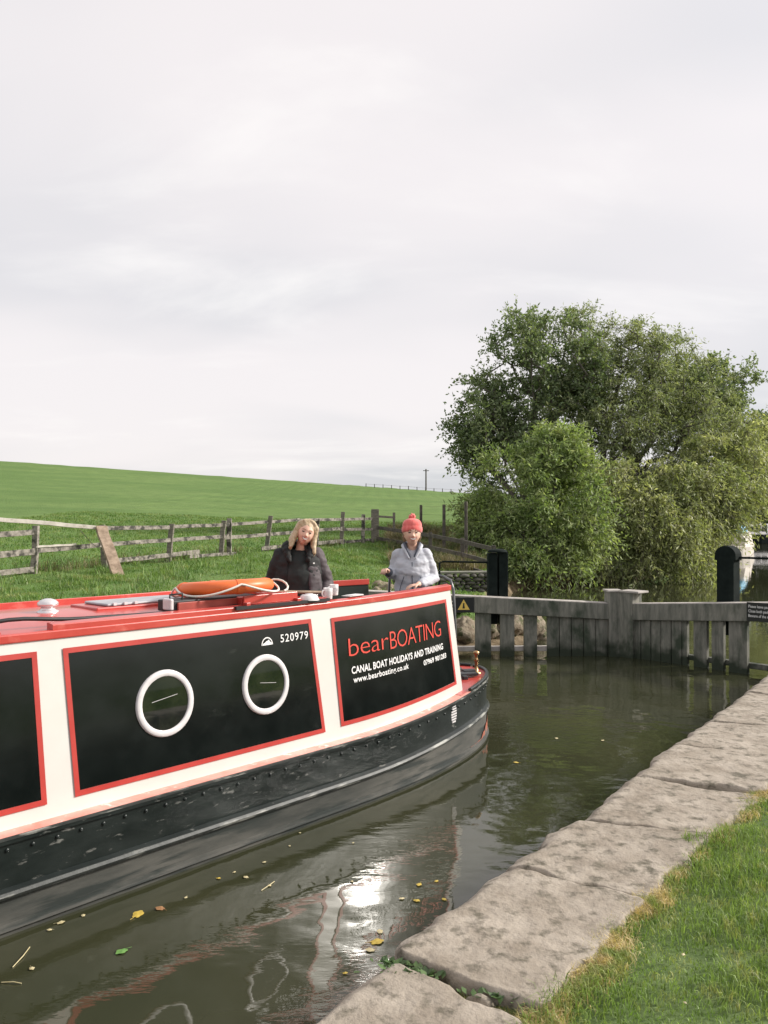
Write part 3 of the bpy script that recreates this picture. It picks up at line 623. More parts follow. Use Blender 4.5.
# ------------------------------------------------------------------ lock gates
GM = Vector((4.37, 15.17, 0)); GL = Vector((.66, 15.03, 0)); GR = Vector((6.72, 12.35, 0))
m_sign = mat('sign_plate', (.012, .014, .014), None, rough=.4)
m_yel = mat('warning_yellow', (.80, .55, .12), None, rough=.5)
def zbeam(t, z0=.10, z1=.36): return z0+(z1-z0)*t     # top of the beam: t 0 at the mitre, 1 at the heel
def gate(heel, mirror, label, planks, zh, sgn_):
    d = heel-GM; d.z = 0; Ln = d.length; rz = math.atan2(d.y, d.x)
    g = empty('lock_gate', (GM.x, GM.y, WATER_Z), rz, label, 'lock gate', 'pair of mitred lock gates')
    Z = lambda z: z-WATER_Z
    fy = -1 if mirror else 1     # local y sign that faces the camera
    mb = MB(); L2 = Ln+1.6
    for a, b_ in (((.34 if mirror else .25), L2),):
        mb.rings([[Vector((x, y, Z(zz_))) for y, zz_ in ((-.13, zbeam(x/Ln, .10, zh)-.30), (.13, zbeam(x/Ln, .10, zh)-.30), (.13, zbeam(x/Ln, .10, zh)-.012), (-.13, zbeam(x/Ln, .10, zh)-.012))] for x in [a+(b_-a)*i/6 for i in range(7)]], smooth=False)
    bm_ = mb.build('balance_beam', m_gate, g, bevel=.012, weld=True)
    mb = MB(); mb.rings([[Vector((x, y, Z(zbeam(x/Ln, .10, zh)+q))) for y, q in ((-.128, -.010), (.128, -.010), (.12, .003), (-.12, .003))] for x in [(.36 if mirror else .27)+(L2-.37)*i/6 for i in range(7)]], smooth=False)
    mb.build('beam_top', m_gatetop, bm_, weld=True)
    mb = MB(); mb.box((.20 if mirror else .135, 0, Z(-.55)), (.30 if mirror else .25, .30, 1.74)); po = mb.build('mitre_post', m_gate, g, bevel=.012)
    mb = MB(); mb.box((.27 if mirror else .14, 0, Z(.335)), (.42 if mirror else .29, .34, .035)); mb.build('post_cap', m_gatetop, po, bevel=.006)
    mb = MB(); mb.box((Ln+.02, 0, Z(-.7)), (.26, .30, 1.5)); mb.build('heel_post', m_gatewet, g, bevel=.012)
    for x0, x1, dz in planks:
        mb = MB(); top = zbeam((x0+x1)/2/Ln, .10, zh)-.29
        mb.box(((x0+x1)/2, fy*.02+random.uniform(-.008, .008), (Z(top)+Z(-1.35))/2), (x1-x0-.012, .085, Z(top)-Z(-1.35))); mb.build('plank', m_gate, g, bevel=.006)
    mb = MB(); mb.box((Ln/2+.1, -fy*.06, Z(-.73)), (Ln-.2, .12, .09)); mb.build('lower_rail', m_gatetop if not mirror else m_gate, g, bevel=.01)
    return g, rz, Ln, Z, fy
LPL = [(2.70-.30, 2.70, 0), (2.10-.02, 2.40-.07, 0), (1.72, 2.00, 0)]
x = 1.60; 
pl = [(2.41, 2.71, 0), (1.98, 2.25, 0), (1.56, 1.81, 0)] + [(.255+.225*i, .255+.225*(i+1), 0) for i in range(5)]
gl_, rzl, LnL, ZL, fyl = gate(GL, False, 'left lock gate leaf with wide gaps between its planks, ending behind the boat stern', pl, .30, -1)
pr = [(.26+.2*i, .26+.2*(i+1), 0) for i in range(5)] + [(1.26, 1.36, 0), (1.47, 1.72, 0), (1.80, 2.02, 0), (2.10, 2.42, 0)]
gr_, rzr, LnR, ZR, fyr = gate(GR, True, 'right lock gate leaf with white lettered sign plate on its beam', pr, .40, 1)
# gate paddle stands
def gate_pt(root_loc, rz, x, y, z): c, s_ = math.cos(rz), math.sin(rz); return Vector((root_loc[0]+c*x-s_*y, root_loc[1]+s_*x+c*y, root_loc[2]+z))
# left stand: two-cheek post behind the beam
lx = 2.24; yl = .30*1
def stand(g, x, y, z0, z1, w, rounded, name='paddle_stand'):
    mb = MB()
    if rounded:
        n = 14; r = w/2
        pro = [(-r*.80, z0), (-r*.80, z1-r*1.35), (-r, z1-r*1.3)] + [(-r*math.cos(math.pi*i/n), z1-r*.9+r*.9*math.sin(math.pi*i/n)) for i in range(n+1)] + [(r, z1-r*1.3), (r*.80, z1-r*1.35), (r*.80, z0)]
        mb.rings([[Vector((x+px, y-.11, pz)) for px, pz in pro], [Vector((x+px, y+.11, pz)) for px, pz in pro]], smooth=False)
        p = mb.build(name, m_black, g, bevel=.008, weld=True)
        mb = MB(); mb.tube([(x-.07, y+.12, z0), (x-.07, y+.12, z1-.3)], .012, 8); mb.box((x+.05, y+.13, (z0+z1)/2-.1), (.03, .02, .5)); mb.build('rack', m_black, p)
    else:
        mb.box((x-.10, y, (z0+z1)/2), (.17, .20, z1-z0)); mb.box((x+.10, y, (z0+z1)/2-.01), (.17, .20, z1-z0-.02)); mb.lathe([(.001, 0), (.19, 0), (.17, .04), (.10, .06), (.0001, .065)], (x, y, z1-.005), 16)
        p = mb.build(name, m_black, g, bevel=.01)
        mb = MB(); mb.box((x, y-.11*1, (z0+z1)/2-.03), (.022, .03, (z1-z0)*.8)); mb.build('rack', mat('rack_steel', (.16, .17, .16), (.22, .23, .22), 9, .5), p)
        mb = MB(); mb.lathe([(.03, 0), (.03, .12), (.02, .125), (.0001, .125)], (0, 0, 0), 12); mb.warp(lambda a, b_, c: (x+a+.02, y-.10-c, z1-.13+b_)); mb.build('spindle', m_black, p)
    return p
# local y: left leaf's far side is -y*..., computed so that the stand is beyond the beam
def far_sign(rz): # local y direction pointing away from the camera
    return 1 if math.cos(rz) > 0 else -1
stand(gl_, 2.24, .27*far_sign(rzl), ZL(-.3), ZL(1.04), .38, False)
stand(gr_, 1.93, .27*far_sign(rzr), ZR(-.3), ZR(1.20), .37, True)
def rail(g, Z, pts, name='handrail'):
    mb = MB(); mb.tube(pts, .018, 8); mb.build(name, m_black, g)
yf = far_sign(rzl)*.30; rail(gl_, ZL, [(2.24, yf, ZL(.84)), (3.25, yf, ZL(.86)), (3.32, yf, ZL(.84)), (3.34, yf, ZL(.1))])
yf = far_sign(rzr)*.30; rail(gr_, ZR, [(1.95, yf, ZR(1.0)), (3.8, yf, ZR(1.02)), (4.9, yf, ZR(1.04)), (4.95, yf, ZR(.3))])
mb = MB(); mb.box((2.9, far_sign(rzr)*.36, ZR(1.0)-.36), (0.001, .001, .001)) if False else None
# sign on the right beam (drawn in the plane of the beam's camera side)
def beam_sign(g, rz, x0, x1, z0, z1, build):
    near = -far_sign(rz); y = near*.138
    mb = MB(); mb.box(((x0+x1)/2, y, (z0+z1)/2), (abs(x1-x0), .012, z1-z0)); s_ = mb.build('sign_plate', m_sign, g, bevel=.002)
    flip = -1 if near > 0 else 1    # reading direction along local x
    left = x0 if flip > 0 else x1
    def fn(px, pz): return Vector((left+flip*px, y+near*.009, z0+pz))
    build(s_, fn); return s_
def b_right(s_, fn):
    mb = MB()
    for k, tx in enumerate(('Please leave paddles down', 'Close both paddles up and', 'Beware of the moving gate')):
        lettering(mb, tx, (lambda k: lambda x, y: fn(.03+x, .215-.075*k+y))(k), .54, .045, .008)
    mb.build('lettering', m_letw, s_)
def b_left(s_, fn):
    mb = MB(); W_ = .22; h_ = .19; ox = .36; oz = .05
    mb.add([fn(ox, oz), fn(ox+W_, oz), fn(ox+W_/2, oz+h_)], [(0, 1, 2)]); mb.build('warning_triangle', m_yel, s_)
    mb = MB(); c = (ox+W_/2, oz+.07); f2 = lambda x, y: fn(x, y)+Vector((0, -.002*(-1 if far_sign(rzl) < 0 else 1), 0))
    mb.add([f2(c[0]-.022, c[1]-.045), f2(c[0]+.022, c[1]-.045), f2(c[0]+.012, c[1]+.02), f2(c[0]-.012, c[1]+.02)], [(0, 1, 2, 3)])
    mb.add([f2(c[0]+.016*math.cos(a), c[1]+.036+.016*math.sin(a)) for a in [2*math.pi*i/12 for i in range(12)]], [tuple(range(12))])
    mb.build('warning_symbol', m_sign, s_)
    mb = MB()
    for k, tx in enumerate(('Danger', 'Mind the', 'the edge')): lettering(mb, tx, (lambda k: lambda x, y: fn(.05+x, .19-.065*k+y))(k), .24, .04, .02)
    mb.build('lettering', m_letw, s_)
xs0 = 2.40; beam_sign(gr_, rzr, 2.45, 3.06, ZR(.0)+.015, ZR(.0)+.315, b_right)
beam_sign(gl_, rzl, 2.74, 3.40, ZL(-.045), ZL(.225), b_left)

# lower timber and stones on the left side beyond the gate
def rub(x, y, z, r, seed, label, sc=(1, 1, .7), m=None):
    mb = MB(); mb.ball((0, 0, 0), r, 12)
    mb.warp(lambda a, b_, c: tuple((Vector((a*sc[0], b_*sc[1], c*sc[2])) * (1+.55*fbm(a/r*1.1+seed, b_/r*1.1, c/r*1.1, 4)))))
    o = mb.build('rubble_stone', m or m_rubble, weld=True); o.location = (x, y, z); o.rotation_euler = (0, 0, seed); return tag(o, label, 'stone', 'loose stones on the bank beside the left gate')
rub(1.62, 16.25, -.55, .34, 1.3, 'rounded tan boulder at the water seen between boat stern and gate', (1.1, .8, .8))
rub(1.45, 16.9, -.12, .34, 2.1, 'flat pinkish stone on top of the tan boulder beside the gate', (1.4, .9, .35))
rub(2.05, 16.6, -.6, .3, 3.7, 'pale stone behind the first gap of the left gate', (1, .9, .6))
rub(2.62, 16.95, -.52, .34, 4.2, 'pale stone behind the second gap of the left gate', (1, .9, .7))
rub(3.10, 17.2, -.50, .30, 5.9, 'tall pale stone behind the third gap of the left gate', (.7, .8, 1.2))
rub(3.25, 17.4, -.82, .34, 6.5, 'low pale slab at the water behind the left gate', (1.3, .9, .4))
# low dry stone wall, with a pale end post
ws = empty('dry_stone_wall', (.1, 19.6, -.1), 0, 'low dark dry stone wall on the grass behind the left lock gate', 'wall')
mb = MB(); r = random.Random(3)
for row in range(5):
    x = .0+r.random()*.1
    while x < 2.6:
        w_ = r.uniform(.10, .30); k0 = len(mb.v); mb.ball((0, 0, 0), (w_/2*1.06, .17, .055), 6); sd_ = r.random()*9
        for i in range(k0, len(mb.v)):
            v = Vector(mb.v[i]); v = v*(1+.25*fbm(v.x*5+sd_, v.y*5, v.z*5, 3)); mb.v[i] = (v.x+x+w_/2, v.y+.38*(x/2.6), v.z+.05+row*.088)
        x += w_
mb.build('stones', m_stoned, ws)
mb = MB(); mb.box((2.66, .35, .18), (.09, .09, .55)); mb.build('end_post', m_woodh, ws, bevel=.01)
mb = MB(); mb.box((1.3, .25, .48), (2.6, .3, .05), .14); mb.build('cap_slab', mat('cap_slab', (.16, .16, .13), (.26, .25, .2), 5, .9, .01), ws, bevel=.01)
for i, (x_, y_, rr) in enumerate([(-.15, 17.6, .16), (.12, 17.9, .2), (.35, 17.5, .17), (-.5, 18.0, .14), (.6, 18.0, .2), (-.05, 18.4, .18)]):
    rub(x_, y_, float(land(x_, y_))+.04, rr, 11+i*1.7, ['small tan stone left of the woman in grey, nearest the boat', 'middle tan stone behind the pointing hand', 'stone low behind the jacket of the woman in grey', 'outlying small stone on the grass between the two women', 'stone half hidden behind the woman in grey', 'furthest small stone behind the pointing hand'][i], (1.2, 1, .75))

# ------------------------------------------------------------------ fences
FA = Vector((-8.6, 20.0, 0)); FB = Vector((-.35, 32.0, 0))
def fpx(px):
    k = (px-384)/820; Y = (FA.y*.6875-FA.x)/( .6875-k); Y = (-8.6-13.75)/(k-.6875); return Vector((k*Y, Y, 0))
def gz_(p): return float(land(p.x, p.y))
posts = [(-160, 0, 1.12), (-75, .0, 1.15), (-25, 0, 1.1), (35, .02, 1.18), (104, -.05, 1.12), (170, .05, 1.1), (222, .06, 1.12), (229, .0, 1.18), (268, .09, 1.15), (317, .03, 1.0), (342, .05, 1.2), (363, .01, 1.12)]
fe = empty('field_fence', (FA.x, FA.y, gz_(FA)), 0, 'weathered grey post and rail fence with a broken section along the field', 'fence'); fo = Vector(fe.location)
for px, ln, h in posts:
    p = fpx(px); z = gz_(p); mb = MB(); mb.beam(p+Vector((-ln, 0, z-.2))-fo, p+Vector((ln, .0, z+h))-fo, .14, .12, up=(0, 1, .001), seg=4, wob=.012); mb.build('post', m_woodh if px % 2 else m_wood, fe, bevel=.008)
def frail(x0, x1, h0, h1, w=.10, m=m_woodh, off=-.07, parent=fe, name='rail'):
    a, b_ = fpx(x0), fpx(x1); a.z = gz_(a)+h0; b_.z = gz_(b_)+h1; a.y += off; b_.y += off
    mb = MB(); mb.beam(a-fo, b_-fo, .04, w, seg=6, wob=.007); return mb.build(name, m, parent, bevel=.005)
for x0, x1 in ((-160, -75), (-75, 35)):
    for h in (1.0, .52, .10): frail(x0, x1, h, h+.02, .13)
frail(-75, 36, .55, .54, .15)
frail(33, 106, .56, .60, .12); frail(38, 78, .66, .66, .05, m_woodp, -.12)
frail(106, 170, 1.03, 1.0, .11); frail(100, 229, .60, .63, .11); frail(112, 200, .12, .2, .12); frail(170, 229, 1.02, .98, .10); frail(190, 236, .1, .06, .11)
frail(225, 300, .98, .97, .10); frail(225, 345, .58, .60, .11); frail(262, 345, .10, .14, .12); frail(300, 372, .95, .93, .10); frail(340, 373, .56, .52, .10); frail(340, 372, .08, .12, .10)
# loose boards over the broken section
def board(name, a, b_, w, h, m, label):
    mb = MB(); a, b_ = Vector(a), Vector(b_); mb.beam(a-a, b_-a, w, h, seg=7, wob=.013); o = mb.build(name, m, bevel=.006, origin=None); o.location = a; return tag(o, label, 'plank')
def vp(px, py, Y): return Vector(((px-384)/820*Y, Y, EYE-(py-522)/820*Y))
board('loose_board', vp(-40, 516, 19.0), vp(107, 528.5, 21.4), .16, .10, m_woodp, 'long pale loose board lying across the tops of the fence posts')
board('propped_plank', vp(101, 527, 21.2), vp(125, 592, 19.8), .29, .08, m_woodb, 'thick brown plank leaning against the broken fence with its foot in the grass')
mb = MB(); a = vp(80, 530, 21.3); b_ = vp(104, 552, 21.3); mb.tube([Vector((0, 0, 0)), (b_-a)*.5+Vector((0, 0, -.06)), b_-a], .008, 6); o = mb.build('loose_wire', m_wooddk); o.location = a; tag(o, 'thin dark wire sagging under the pale loose board', 'wire')
# corner post and the dark fence running down to the lock
pc = FB; e2 = empty('corner_fence', (pc.x, pc.y, gz_(pc)), 0, 'dark rail fence running from the thick corner post down towards the lock', 'fence'); eo = Vector(e2.location)
mb = MB(); mb.box((0, 0, .55), (.30, .30, 1.5)); mb.build('corner_post', m_wood, e2, bevel=.015)
q = [Vector((-.35, 32, 0)), Vector((1.62, 28.6, 0)), Vector((2.55, 26.6, 0)), Vector((3.3, 24.6, 0))]
zt_ = [1.40, 1.13, .96, .78]
for i in range(3):
    for dz in (0, -.42, -.80):
        if i == 0 and dz == -.8: continue
        mb = MB(); a = q[i]+Vector((0, 0, zt_[i]+dz)); b_ = q[i+1]+Vector((0, 0, zt_[i+1]+dz)); mb.beam(a-eo, b_-eo, .045, .13, seg=4, wob=.006); mb.build('rail', m_wooddk, e2, bevel=.005)
    p = q[i+1]; mb = MB(); mb.box((p.x-eo.x, p.y+.08-eo.y, (gz_(p)-.2+zt_[i+1]+.12)/2-eo.z), (.12, .12, zt_[i+1]+.12-gz_(p)+.2)); mb.build('post', m_wooddk, e2, bevel=.01)
mb = MB(); a = vp(379, 516.5, 32); b_ = vp(395, 517.5, 32.5); mb.beam(a-eo, b_-eo, .05, .08); mb.build('top_rail', m_wood, e2)
p = vp(394, 540, 32.5); mb = MB(); mb.box((p.x-eo.x, p.y-eo.y, 1.35-eo.z), (.1, .1, 1.25)); mb.build('post', m_wood, e2)
# wire fence posts behind
e3 = empty('wire_fence', (2.0, 34, .8), 0, 'wire fence of dark round posts at the foot of the field behind the reeds', 'fence'); eo3 = Vector(e3.location)
wp = [vp(421, 505, 35), vp(444, 504.5, 31), vp(466, 501.5, 29)]
for p in wp:
    z0 = gz_(p)-.1; mb = MB(); mb.tube([Vector((p.x, p.y, z0))-eo3, Vector((p.x, p.y, p.z))-eo3], [.065, .06], 10); mb.build('post', m_wooddk, e3)
mb = MB()
for dz in (.08, .4, .7):
    for a, b_ in zip(wp[:-1], wp[1:]): mb.tube([a-eo3-Vector((0, 0, dz)), b_-eo3-Vector((0, 0, dz))], .004, 4)
mb.build('wire', m_wooddk, e3)
# skyline fence and pole
e4 = empty('skyline_fence', (0, 108, land(0, 108)), 0, 'distant small posts of a fence along the top of the green hill', 'fence'); eo4 = Vector(e4.location)
for i in range(16):
    x_ = (366+i*8.5-384)/820*106; mb = MB(); z = float(land(x_, 106)); mb.box((x_-eo4.x, 106-eo4.y, z+.05-eo4.z), (.09, .09, .8)); mb.build('post', m_wooddk, e4)
mb = MB(); mb.tube([Vector(((366+i*8.5-384)/820*106, 106, float(land((366+i*8.5-384)/820*106, 106))+.38))-eo4 for i in range(16)], .015, 4); mb.build('wire', m_wooddk, e4)
px_ = (426-384)/820*125; zp = float(land(px_, 125))
e5 = empty('utility_pole', (px_, 125, zp), 0, 'thin wooden utility pole standing on the skyline of the hill', 'pole')
mb = MB(); mb.tube([(0, 0, -1), (0, 0, EYE-(469-522)/820*125-zp)], [.13, .10], 8); mb.build('pole', m_wooddk, e5)
mb = MB(); mb.box((0, 0, EYE-(469-522)/820*125-zp-.25), (.9, .1, .1)); mb.build('crossarm', m_wooddk, e5)

# ------------------------------------------------------------------ trees
m_bark = mat('bark', (.07, .06, .05), (.15, .13, .11), 6, .9, .02, 12, (1, 1, .3))
def leafmat(name, a, b_, c): return mat(name, a, b_, .55, .55, c3=c, s3=2.2, lo3=.5, hi3=.7, island=.42, trans=.33, spec=.4, detail=3)
m_ash = leafmat('ash_leaf', (.13, .18, .088), (.20, .25, .13), (.28, .30, .19))
m_wil = leafmat('willow_leaf', (.19, .23, .115), (.275, .31, .16), (.38, .38, .24))
m_wil2 = leafmat('bright_willow_leaf', (.20, .28, .10), (.29, .355, .145), (.43, .45, .25))
m_yel2 = leafmat('yellowing_willow_leaf', (.24, .285, .12), (.38, .40, .20), (.55, .53, .33))
m_dkl = leafmat('dark_leaf', (.03, .052, .026), (.052, .08, .036), (.08, .10, .05))
def tree(name, label, base, ells, nclus, seed, mleaf, leaf=(.13, .035), per=60, spread=.55, droop=.35, trunk_r=.22, lim=4, bare=0.0, hole=.0, up=.25, group=None):
    rg = np.random.default_rng(seed); base = np.array(base, float)
    vols = np.array([e[3]*e[4]*e[5] for e in ells]); pr_ = vols**.8/np.sum(vols**.8); pts = []
    while len(pts) < nclus:
        e = ells[rg.choice(len(ells), p=pr_)]; v = rg.normal(size=3); v /= np.linalg.norm(v); r = rg.random()**(.30)
        p = np.array(e[:3])+v*r*np.array(e[3:6]); 
        nn = noise.fractal(Vector((p[0]*.55+seed, p[1]*.55, p[2]*.55)), 1, 2, 3)
        if nn < hole*(.4+r) - .32: continue
        if p[2] < base[2]+.15: continue
        pts.append(p)
    pts = np.array(pts)
    # skeleton: trunk stems then greedy attachment
    nodes = [base.copy()]; par = [-1]
    top = max(e[2] for e in ells)
    for k in range(lim):
        tgt = np.array(ells[k % len(ells)][:3]); cur = 0
        st = 6
        for i in range(1, st+1):
            f = i/st; p = base*(1-f)+tgt*f; p[2] = base[2]+(tgt[2]-base[2])*f**.8; p[:2] = base[:2]+(tgt[:2]-base[:2])*f**1.4; p = p+rg.normal(size=3)*.10
            nodes.append(p); par.append(cur); cur = len(nodes)-1
    order = np.argsort(np.linalg.norm(pts-np.array([np.mean([e[0] for e in ells]), np.mean([e[1] for e in ells]), base[2]+(top-base[2])*.5]), axis=1))
    tips = []
    for i in order:
        p = pts[i]; NA = np.array(nodes); d = NA-p; dist = np.linalg.norm(d, axis=1) + np.maximum(0, NA[:, 2]-p[2]+.1)*1.0
        j = int(np.argmin(dist)); a = NA[j]; L = np.linalg.norm(p-a); ns = max(1, int(L/.8)); cur = j
        for q_ in range(1, ns+1):
            f = q_/ns; w_ = a+(p-a)*f; w_ = w_+rg.normal(size=3)*.05*L*(1 if q_ < ns else 0); w_[2] += .12*L*math.sin(math.pi*f); nodes.append(w_); par.append(cur); cur = len(nodes)-1
        tips.append(cur)
    cnt = [0]*len(nodes)
    for tpi in tips:
        c = tpi
        while c >= 0: cnt[c] += 1; c = par[c]
    root = empty(name, tuple(base), 0, label, 'tree' if 'bush' not in name else 'bush', group)
    mb = MB(); mxc = max(cnt)
    for i in range(1, len(nodes)):
        if cnt[i] == 0: continue
        a, b_ = nodes[par[i]]-base, nodes[i]-base
        r0 = trunk_r*(max(cnt[par[i]], 1)/mxc)**.48; r1 = trunk_r*(cnt[i]/mxc)**.48; r0 = max(.012, min(r0, r1*1.35)); mb.tube([a, b_], [r0, max(.009, r1)], 6 if r1 > .03 else 4, close=False)
    mb.build('trunk', m_bark, root)
    # leaf sprays
    T = np.array([nodes[i] for i in tips])-base; nt_ = len(T); cen = T.mean(0)
    nb = max(4, per//9); C = np.repeat(T, nb, 0); out_ = C-cen; out_ /= (np.linalg.norm(out_, axis=1, keepdims=True)+1e-6)
    D = rg.normal(size=C.shape)+out_*.9; D[:, 2] += up; D /= np.linalg.norm(D, axis=1, keepdims=True)
    Ls = spread*(.5+rg.random((len(C), 1)))
    tw = MB()
    nl = 9; tpar = (np.tile(np.arange(nl), len(C))+rg.random(len(C)*nl))/nl
    Cb = np.repeat(C, nl, 0); Db = np.repeat(D, nl, 0); Lb = np.repeat(Ls, nl, 0); tt = tpar[:, None]
    P = Cb+Db*Lb*tt; P[:, 2] -= (droop*Lb[:, 0]*tpar**2); P += rg.normal(size=P.shape)*.035
    keep = rg.random(len(P)) > bare; P = P[keep]; Db = Db[keep]; n_ = len(P)
    ld = Db*.6+rg.normal(size=P.shape)*.75; ld[:, 2] -= droop*1.1; ld /= np.linalg.norm(ld, axis=1, keepdims=True)
    sd__ = np.cross(ld, rg.normal(size=P.shape)); sd__ /= np.linalg.norm(sd__, axis=1, keepdims=True)
    ll = leaf[0]*(.6+.8*rg.random((n_, 1))); lw = leaf[1]*(.7+.6*rg.random((n_, 1))); nr = np.cross(ld, sd__)
    V = np.stack([P, P+ld*ll*.45+sd__*lw+nr*ll*.06, P+ld*ll-nr*ll*.08, P+ld*ll*.45-sd__*lw+nr*ll*.06], 1).reshape(-1, 3)
    F = np.arange(n_*4).reshape(-1, 4); np_mesh('crown', V, F, mleaf, root)
    if True:   # visible fine twigs
        sel = rg.random(len(C)) < .5; A_ = C[sel]; B_ = A_+D[sel]*Ls[sel]; B_[:, 2] -= droop*Ls[sel][:, 0]
        s_ = np.cross(B_-A_, rg.normal(size=A_.shape)); s_ /= np.linalg.norm(s_, axis=1, keepdims=True); s_ *= .008
        V = np.stack([A_-s_, A_+s_, B_+s_*.3, B_-s_*.3], 1).reshape(-1, 3); np_mesh('twigs', V, np.arange(len(A_)*4).reshape(-1, 4), m_bark, root)
    return root
def E_(px, py, Y, rx, rz, ry=None):   # ellipsoid from its place in the view, at a real distance
    c = vp(px, py, Y); k = Y/820; return (c.x, c.y, c.z, rx*k, ry if ry else max(rx, rz)*k*.8, rz*k)
tree('ash_tree', 'tall dark green ash tree with ragged crown at the left of the tree clump', (6.6, 36.5, .1),
     [E_(530, 348, 37, 40, 42), E_(483, 398, 37, 28, 30), E_(468, 440, 37.5, 26, 26), E_(500, 420, 37, 40, 50), E_(560, 370, 38, 45, 55), E_(525, 450, 38, 60, 50)], 620, 3, m_ash, (.17, .045), 60, .75, .2, .26, 6, hole=.25)
tree('willow_tree', 'broad grey green willow with domed crown in the middle of the tree clump', (9.8, 38.5, .1),
     [E_(620, 385, 39, 70, 62), E_(600, 440, 39, 95, 70), E_(660, 430, 39, 80, 70), E_(585, 342, 39.5, 40, 36), E_(630, 350, 39, 45, 34), E_(660, 360, 39.5, 40, 32), E_(690, 400, 40, 45, 45), E_(610, 500, 38.5, 80, 50)], 1150, 5, m_wil, (.19, .026), 66, .8, .45, .34, 7, hole=.1)
tree('alder_tree', 'dark small leaved tree at the right of the tree clump against the sky', (15.0, 41.5, .1),
     [E_(728, 385, 42, 34, 32), E_(705, 400, 42, 45, 45), E_(755, 412, 42, 22, 20), E_(735, 440, 42, 50, 45), E_(765, 450, 43, 45, 40), E_(760, 490, 43, 45, 30)], 520, 9, m_ash, (.17, .05), 60, .7, .2, .24, 6, hole=.25)
tree('willow_bush', 'bright green bushy young willow at the front left of the tree clump', (5.9, 31.3, -.2),
     [E_(535, 500, 31.5, 48, 58), E_(560, 465, 31.3, 28, 34), E_(580, 520, 31, 24, 48), E_(510, 525, 31.5, 38, 45), E_(545, 458, 31.5, 24, 26), E_(492, 515, 32, 28, 45), E_(500, 480, 32.5, 28, 28), E_(545, 560, 30.3, 58, 24), E_(505, 560, 30.5, 32, 22)], 560, 13, m_wil2, (.19, .030), 84, .85, .40, .12, 6, hole=.32, up=.5)
tree('leaning_willow_bush', 'yellowing willow hanging low over the water right of the bright bush', (10.2, 35.6, -.2),
     [E_(650, 520, 34, 55, 42), E_(625, 545, 33.5, 38, 28), E_(690, 500, 35, 50, 45), E_(720, 480, 36, 45, 50), E_(640, 568, 33.5, 45, 13), E_(690, 562, 35.5, 35, 12), E_(706, 548, 37.5, 14, 14), E_(670, 548, 34, 45, 20), E_(620, 562, 33, 40, 16), E_(700, 540, 36, 30, 22), E_(704, 515, 38, 26, 35), E_(620, 500, 34.5, 45, 40), E_(745, 455, 37.5, 35, 42)], 900, 17, m_yel2, (.20, .030), 76, .85, .7, .14, 7, hole=.02, up=0)
# far bank trees round the bend
for i, (px, Y, w_, h_) in enumerate([(748, 108, 36, 70), (800, 104, 50, 80), (830, 110, 70, 70), (696, 99, 36, 60), (655, 84, 40, 50), (765, 128, 44, 60), (900, 130, 80, 70)]):
    lab = ['dark tree behind the moored boats', 'dark tree right behind the black boat', 'far dark tree at the bend', 'dark tree closing the view down the canal', 'far dark tree glimpsed under the yellowing willow', 'far dark tree hidden behind the willows', 'furthest tree beyond the bend'][i if i < 4 else (i if i < 5 else i)]
    c = vp(px, 522, Y); X0 = c.x
    tree('far_tree', lab, (X0, Y+3, -.1), [E_(px, 522-h_*.45, Y+3, w_*.6, h_*.5), E_(px-w_*.4, 522-h_*.3, Y+3, w_*.5, h_*.4), E_(px+w_*.4, 520-h_*.3, Y+4, w_*.5, h_*.38), E_(px, 520, Y+2.5, w_*.8, 12)], 260, 30+i, m_dkl, (.34, .12), 54, 1.3, .3, .25, 4, hole=0, group='dark trees down the canal')

# ------------------------------------------------------------------ far boats
fb = empty('cream_narrowboat', (24.75, 58, WATER_Z), R(64), 'cream boat with blue cover moored under the trees down the canal', 'canal boat')
m_cream = mat('cream_far_paint', (.62, .56, .48), (.74, .68, .60), 2, .5)
mb = MB(); mb.rings([[Vector((x, -w_, 0)), Vector((x, w_, 0)), Vector((x, w_*1.05, .75)), Vector((x, -w_*1.05, .75))] for x, w_ in ((-1.0, .15), (-.4, .6), (.5, 1.0), (9, 1.0))], smooth=False); mb.build('hull', m_cream, fb, bevel=.03)
mb = MB(); mb.rings([[Vector((x, -w_, .75)), Vector((x, w_, .75)), Vector((x, w_*.8, h_)), Vector((x, -w_*.8, h_))] for x, w_, h_ in ((.0, .75, 1.5), (.8, .95, 1.85), (9, .95, 1.85))], smooth=False); mb.build('cabin', m_cream, fb, bevel=.03)
mb = MB(); mb.rings([[Vector((x, w_*math.cos(a), 1.7+h_*math.sin(a))) for a in [math.pi*i/10 for i in range(11)]] for x, w_, h_ in ((.1, .55, .5), (.9, .8, .8), (2.4, .8, .75))], smooth=True); mb.build('blue_cover', mat('blue_cover', (.12, .42, .62), (.2, .5, .7), 3, .6), fb)
mb = MB(); mb.box((1.2, -.95, 1.3), (.5, .02, .35)); mb.build('window', m_glass, fb)
fb = empty('dark_cabin_boat', (41.5, 93, WATER_Z), R(20), 'small dark hulled cabin boat with white framed windows further down the canal', 'canal boat')
mb = MB(); mb.rings([[Vector((x, -w_, 0)), Vector((x, w_, 0)), Vector((x, w_*1.1, 1.05)), Vector((x, -w_*1.1, 1.05))] for x, w_ in ((-2.4, .2), (-1.6, .9), (.5, 1.2), (4, 1.2))], smooth=False); mb.build('hull', m_black, fb, bevel=.04)
mb = MB(); mb.rings([[Vector((x, -1.0, 1.05)), Vector((x, 1.0, 1.05)), Vector((x2, .85, 2.25)), Vector((x2, -.85, 2.25))] for x, x2 in ((-.9, -1.7), (2.6, 1.9))], smooth=False); mb.build('cabin', m_ring, fb, bevel=.03)
for x in (-.3, .65, 1.6): mb = MB(); mb.box((x-.45, -.97, 1.68), (.72, .06, .62), 0, 0, .12); mb.build('window', m_glass, fb)
